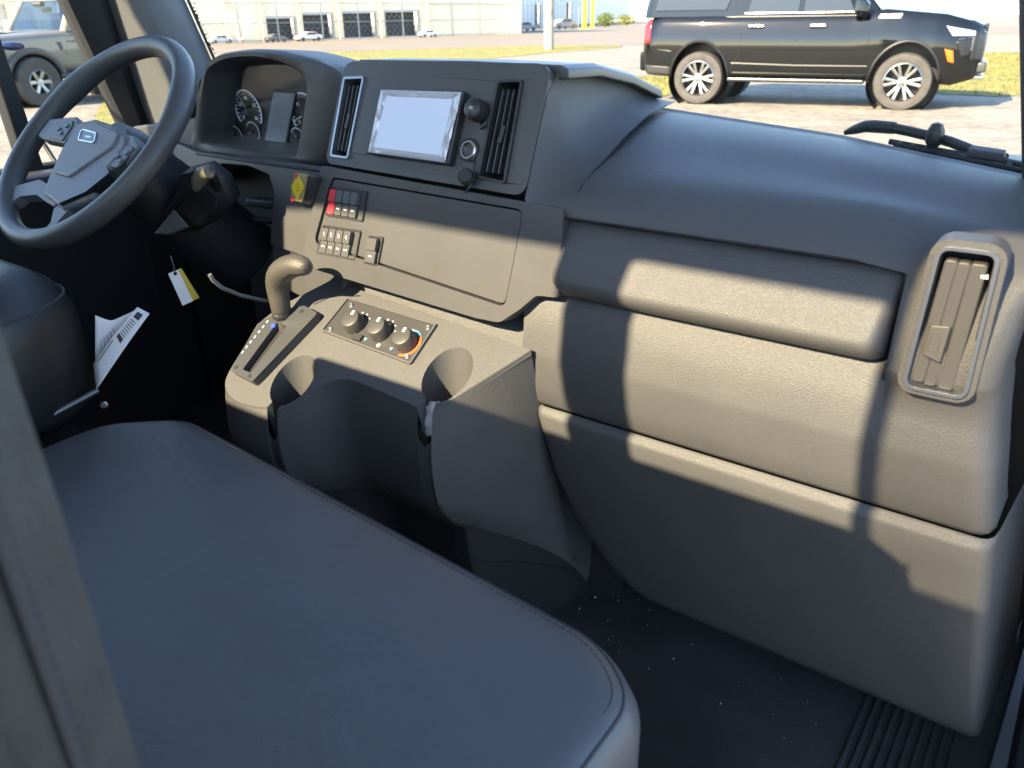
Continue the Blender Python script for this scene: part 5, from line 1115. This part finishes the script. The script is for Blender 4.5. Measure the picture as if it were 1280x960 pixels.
MB().tube(sd2+[sd2[0]], 0.002, 6).build('piping', THREAD, ds_)
MB().box((-0.55, 0.24, 0.23), (0.42, 0.46, 0.44)).build('seat_base', BLACK, ds_, bevel=0.02)
MB().box((-0.57, -0.11, 0.80), (0.40, 0.12, 0.50)).build('backrest', DARK, ds_, bevel=0.05, segs=4)
MB().tube([onX(66, 518, -0.27), onX(122, 488, -0.27)], 0.004, 8).build('slide_rail', mat('dull_steel', (0.12, 0.12, 0.13), 0.4, metal=0.6), ds_)
MB().lathe([(0.006, 0), (0.006, 0.006), (0.004, 0.008), (0, 0.008)], onX(131, 507, -0.27), (0.6, -0.5, 0.4), 14).build('bolt', CHROME, ds_)
# ================================================================== LOOSE THINGS
def sheet(name, quad, label, cat, thick=0.0008, curl=0.004, m=PAPER):
    t = thing(name, label, cat, quad[0]); nrm = (quad[1]-quad[0]).cross(quad[3]-quad[0]).normalized()
    if nrm.dot(CAM-quad[0]) < 0: nrm = -nrm
    rows = [[quad[0].lerp(quad[1], u/8).lerp(quad[3].lerp(quad[2], u/8), v/8)+nrm*curl*math.sin(u/8*PI)*(0.4+0.6*v/8) for u in range(9)] for v in range(9)]
    b = MB(); b.grid(rows); o = b.build('page', m, t, angle=80); sm = o.modifiers.new('solid', 'SOLIDIFY'); sm.thickness = thick
    return t, rows, nrm
pq = [onX(121, 487, -0.265), onX(187, 392, -0.25), onX(172, 384, -0.27), onX(117, 455, -0.285)]
t, rows, nrm = sheet('leaflet', pq, 'white printed leaflet tucked beside the driver seat cushion', 'leaflet')
def printed(t, rows, nrm, cells, m=INK):
    def at(u, v): 
        i, j = min(7, int(v*8)), min(7, int(u*8)); fu, fv = u*8-j, v*8-i
        return rows[i][j].lerp(rows[i][j+1], fu).lerp(rows[i+1][j].lerp(rows[i+1][j+1], fu), fv)+nrm*0.0014
    for (u0, u1, v0, v1) in cells: MB().add([at(u0, v0), at(u1, v0), at(u1, v1), at(u0, v1)], [(0, 1, 2, 3)]).build('print_bar', m, t, smooth=False)
printed(t, rows, nrm, [(0.86, 0.95, 0.30, 0.75), (0.52, 0.58, 0.35, 0.8), (0.1, 0.45, 0.80, 0.86)]+[(0.60+k*0.035, 0.612+k*0.035, 0.35, 0.8) for k in range(7)])
pq = [onX(119, 466, -0.30), onX(168, 388, -0.29), onX(140, 402, -0.30), onX(119, 394, -0.30)]
t, rows, nrm = sheet('folded_sheet', pq, 'folded white paper sheet behind the printed leaflet by the driver seat', 'paper')
printed(t, rows, nrm, [(0.15+0.1*k, 0.19+0.1*k, 0.25, 0.5) for k in range(5)], mat('pale_print', (0.45, 0.46, 0.55), 0.8))
tg = thing('key_tag', 'white and yellow paper tag hanging on a wire below the dashboard', 'tag', onX(228, 345, -0.36))
MB().prism([onX(a, b, -0.355) for a, b in ((210, 342), (222, 337), (241, 376), (228, 382))], (0.001, 0, 0)).build('white_card', PAPER, tg)
MB().prism([onX(a, b, -0.365) for a, b in ((216, 340), (226, 335), (249, 372), (236, 378))], (0.001, 0, 0)).build('yellow_card', mat('card_yellow', (0.55, 0.42, 0.06), 0.6), tg)
MB().tube([onX(219, 341, -0.353), onX(217, 331, -0.36), onX(214, 320, -0.40)], 0.0012, 6).build('wire', DARK, tg)
MB().lathe([(0.003, 0), (0.003, 0.0008)], onX(219, 342, -0.3535), (1, 0, 0), 10).build('eyelet', BLACK, tg)
cbl = MB().tube([onX(a, b, -0.30) for a, b in ((262, 343), (266, 350), (278, 360), (300, 369), (330, 376), (345, 378))], 0.0035, 8).build('grey_cable', mat('cable_grey', (0.16, 0.17, 0.18), 0.5))
tag(cbl, 'thin grey cable running under the dash behind the gear lever', 'cable')
# grit scattered on the rubber floor
mb = MB(); rg = random.Random(21)
for i in range(70):
    p = onZ(rg.gauss(720, 55) if i < 45 else rg.uniform(650, 1050), rg.gauss(745, 22) if i < 45 else rg.uniform(720, 930), 0.001); s = rg.uniform(0.0003, 0.0006)+0.0009*rg.random()**3
    mb.box((p.x, p.y, s), (s*2, s*1.5, s*1.6), Matrix.Rotation(rg.random()*3, 3, 'Z'))
tag(mb.build('floor_grit', mat('grit', (0.55, 0.50, 0.40), 0.8), smooth=False), 'tiny pale grit scattered on the black rubber floor', 'grit', kind='stuff')
# windscreen wiper outside the glass
wp = thing('windscreen_wiper', 'black windscreen wiper resting along the base of the glass', 'wiper', onY(1200, 188, 1.08))
def wy(px): return interp([(1050, 1.12), (1170, 1.09), (1290, 1.03)], px)
MB().tube([onY(a, b, wy(a)) for a, b in ((1056, 166), (1068, 162), (1082, 158), (1093, 158), (1118, 160))], [0.003, 0.006, 0.0075, 0.008, 0.0075], 10).build('arm_root', DARK, wp)
MB().tube([onY(a, b, wy(a)) for a, b in ((1116, 160), (1140, 165), (1170, 172), (1190, 178), (1215, 188), (1240, 194), (1256, 198))], 0.0062, 10).build('arm', DARK, wp)
MB().lathe([(0.006, -0.014), (0.010, -0.008), (0.010, 0.004), (0.006, 0.012), (0.0, 0.014)], onY(1169, 168, wy(1169)-0.01), (0, 0, 1), 8).build('nozzle', DARK, wp)
MB().tube([onY(a, b, wy(a)-0.01) for a, b in ((1112, 177), (1150, 184), (1200, 193), (1250, 200), (1296, 210))], 0.0035, 8).build('blade_spine', DARK, wp)
MB().tube([onY(a, b, wy(a)-0.02) for a, b in ((1118, 181), (1160, 189), (1210, 200), (1262, 211), (1298, 219))], 0.0032, 8).build('blade_rubber', BLACK, wp)
for px in (1124, 1140, 1155, 1171, 1187, 1204, 1262, 1280):
    a = onY(px, interp([(1112, 177), (1150, 184), (1200, 193), (1250, 200), (1296, 210)], px), wy(px)-0.01); b = onY(px+2, interp([(1118, 181), (1160, 189), (1210, 200), (1262, 211), (1298, 219)], px), wy(px)-0.02)
    MB().tube([a, b], 0.0035, 6).build('blade_claw', DARK, wp)
MB().prism([onY(a, b, wy(a)-0.012) for a, b in ((1210, 186), (1256, 193), (1254, 203), (1206, 197))], (0, 0.012, 0.004)).build('blade_clip', DASH, wp, bevel=0.002)
cw = [Vector((x, yE(x)+0.014, zE(x)-0.006)) for x in [0.25+0.05*i for i in range(14)]]
MB().tube(cw, 0.006, 8).build('windscreen_gasket', mat('gasket_grey', (0.10, 0.11, 0.13), 0.35), cab)
cwl = [[Vector((x, yE(x)+d, zE(x)-0.012-dz)) for x in [-0.9+0.1*i for i in range(19)]] for d, dz in ((0.018, 0), (0.10, 0.012), (0.16, 0.05))]
MB().grid(cwl).build('cowl', mat('cowl_paint', (0.35, 0.37, 0.40), 0.4), cab)
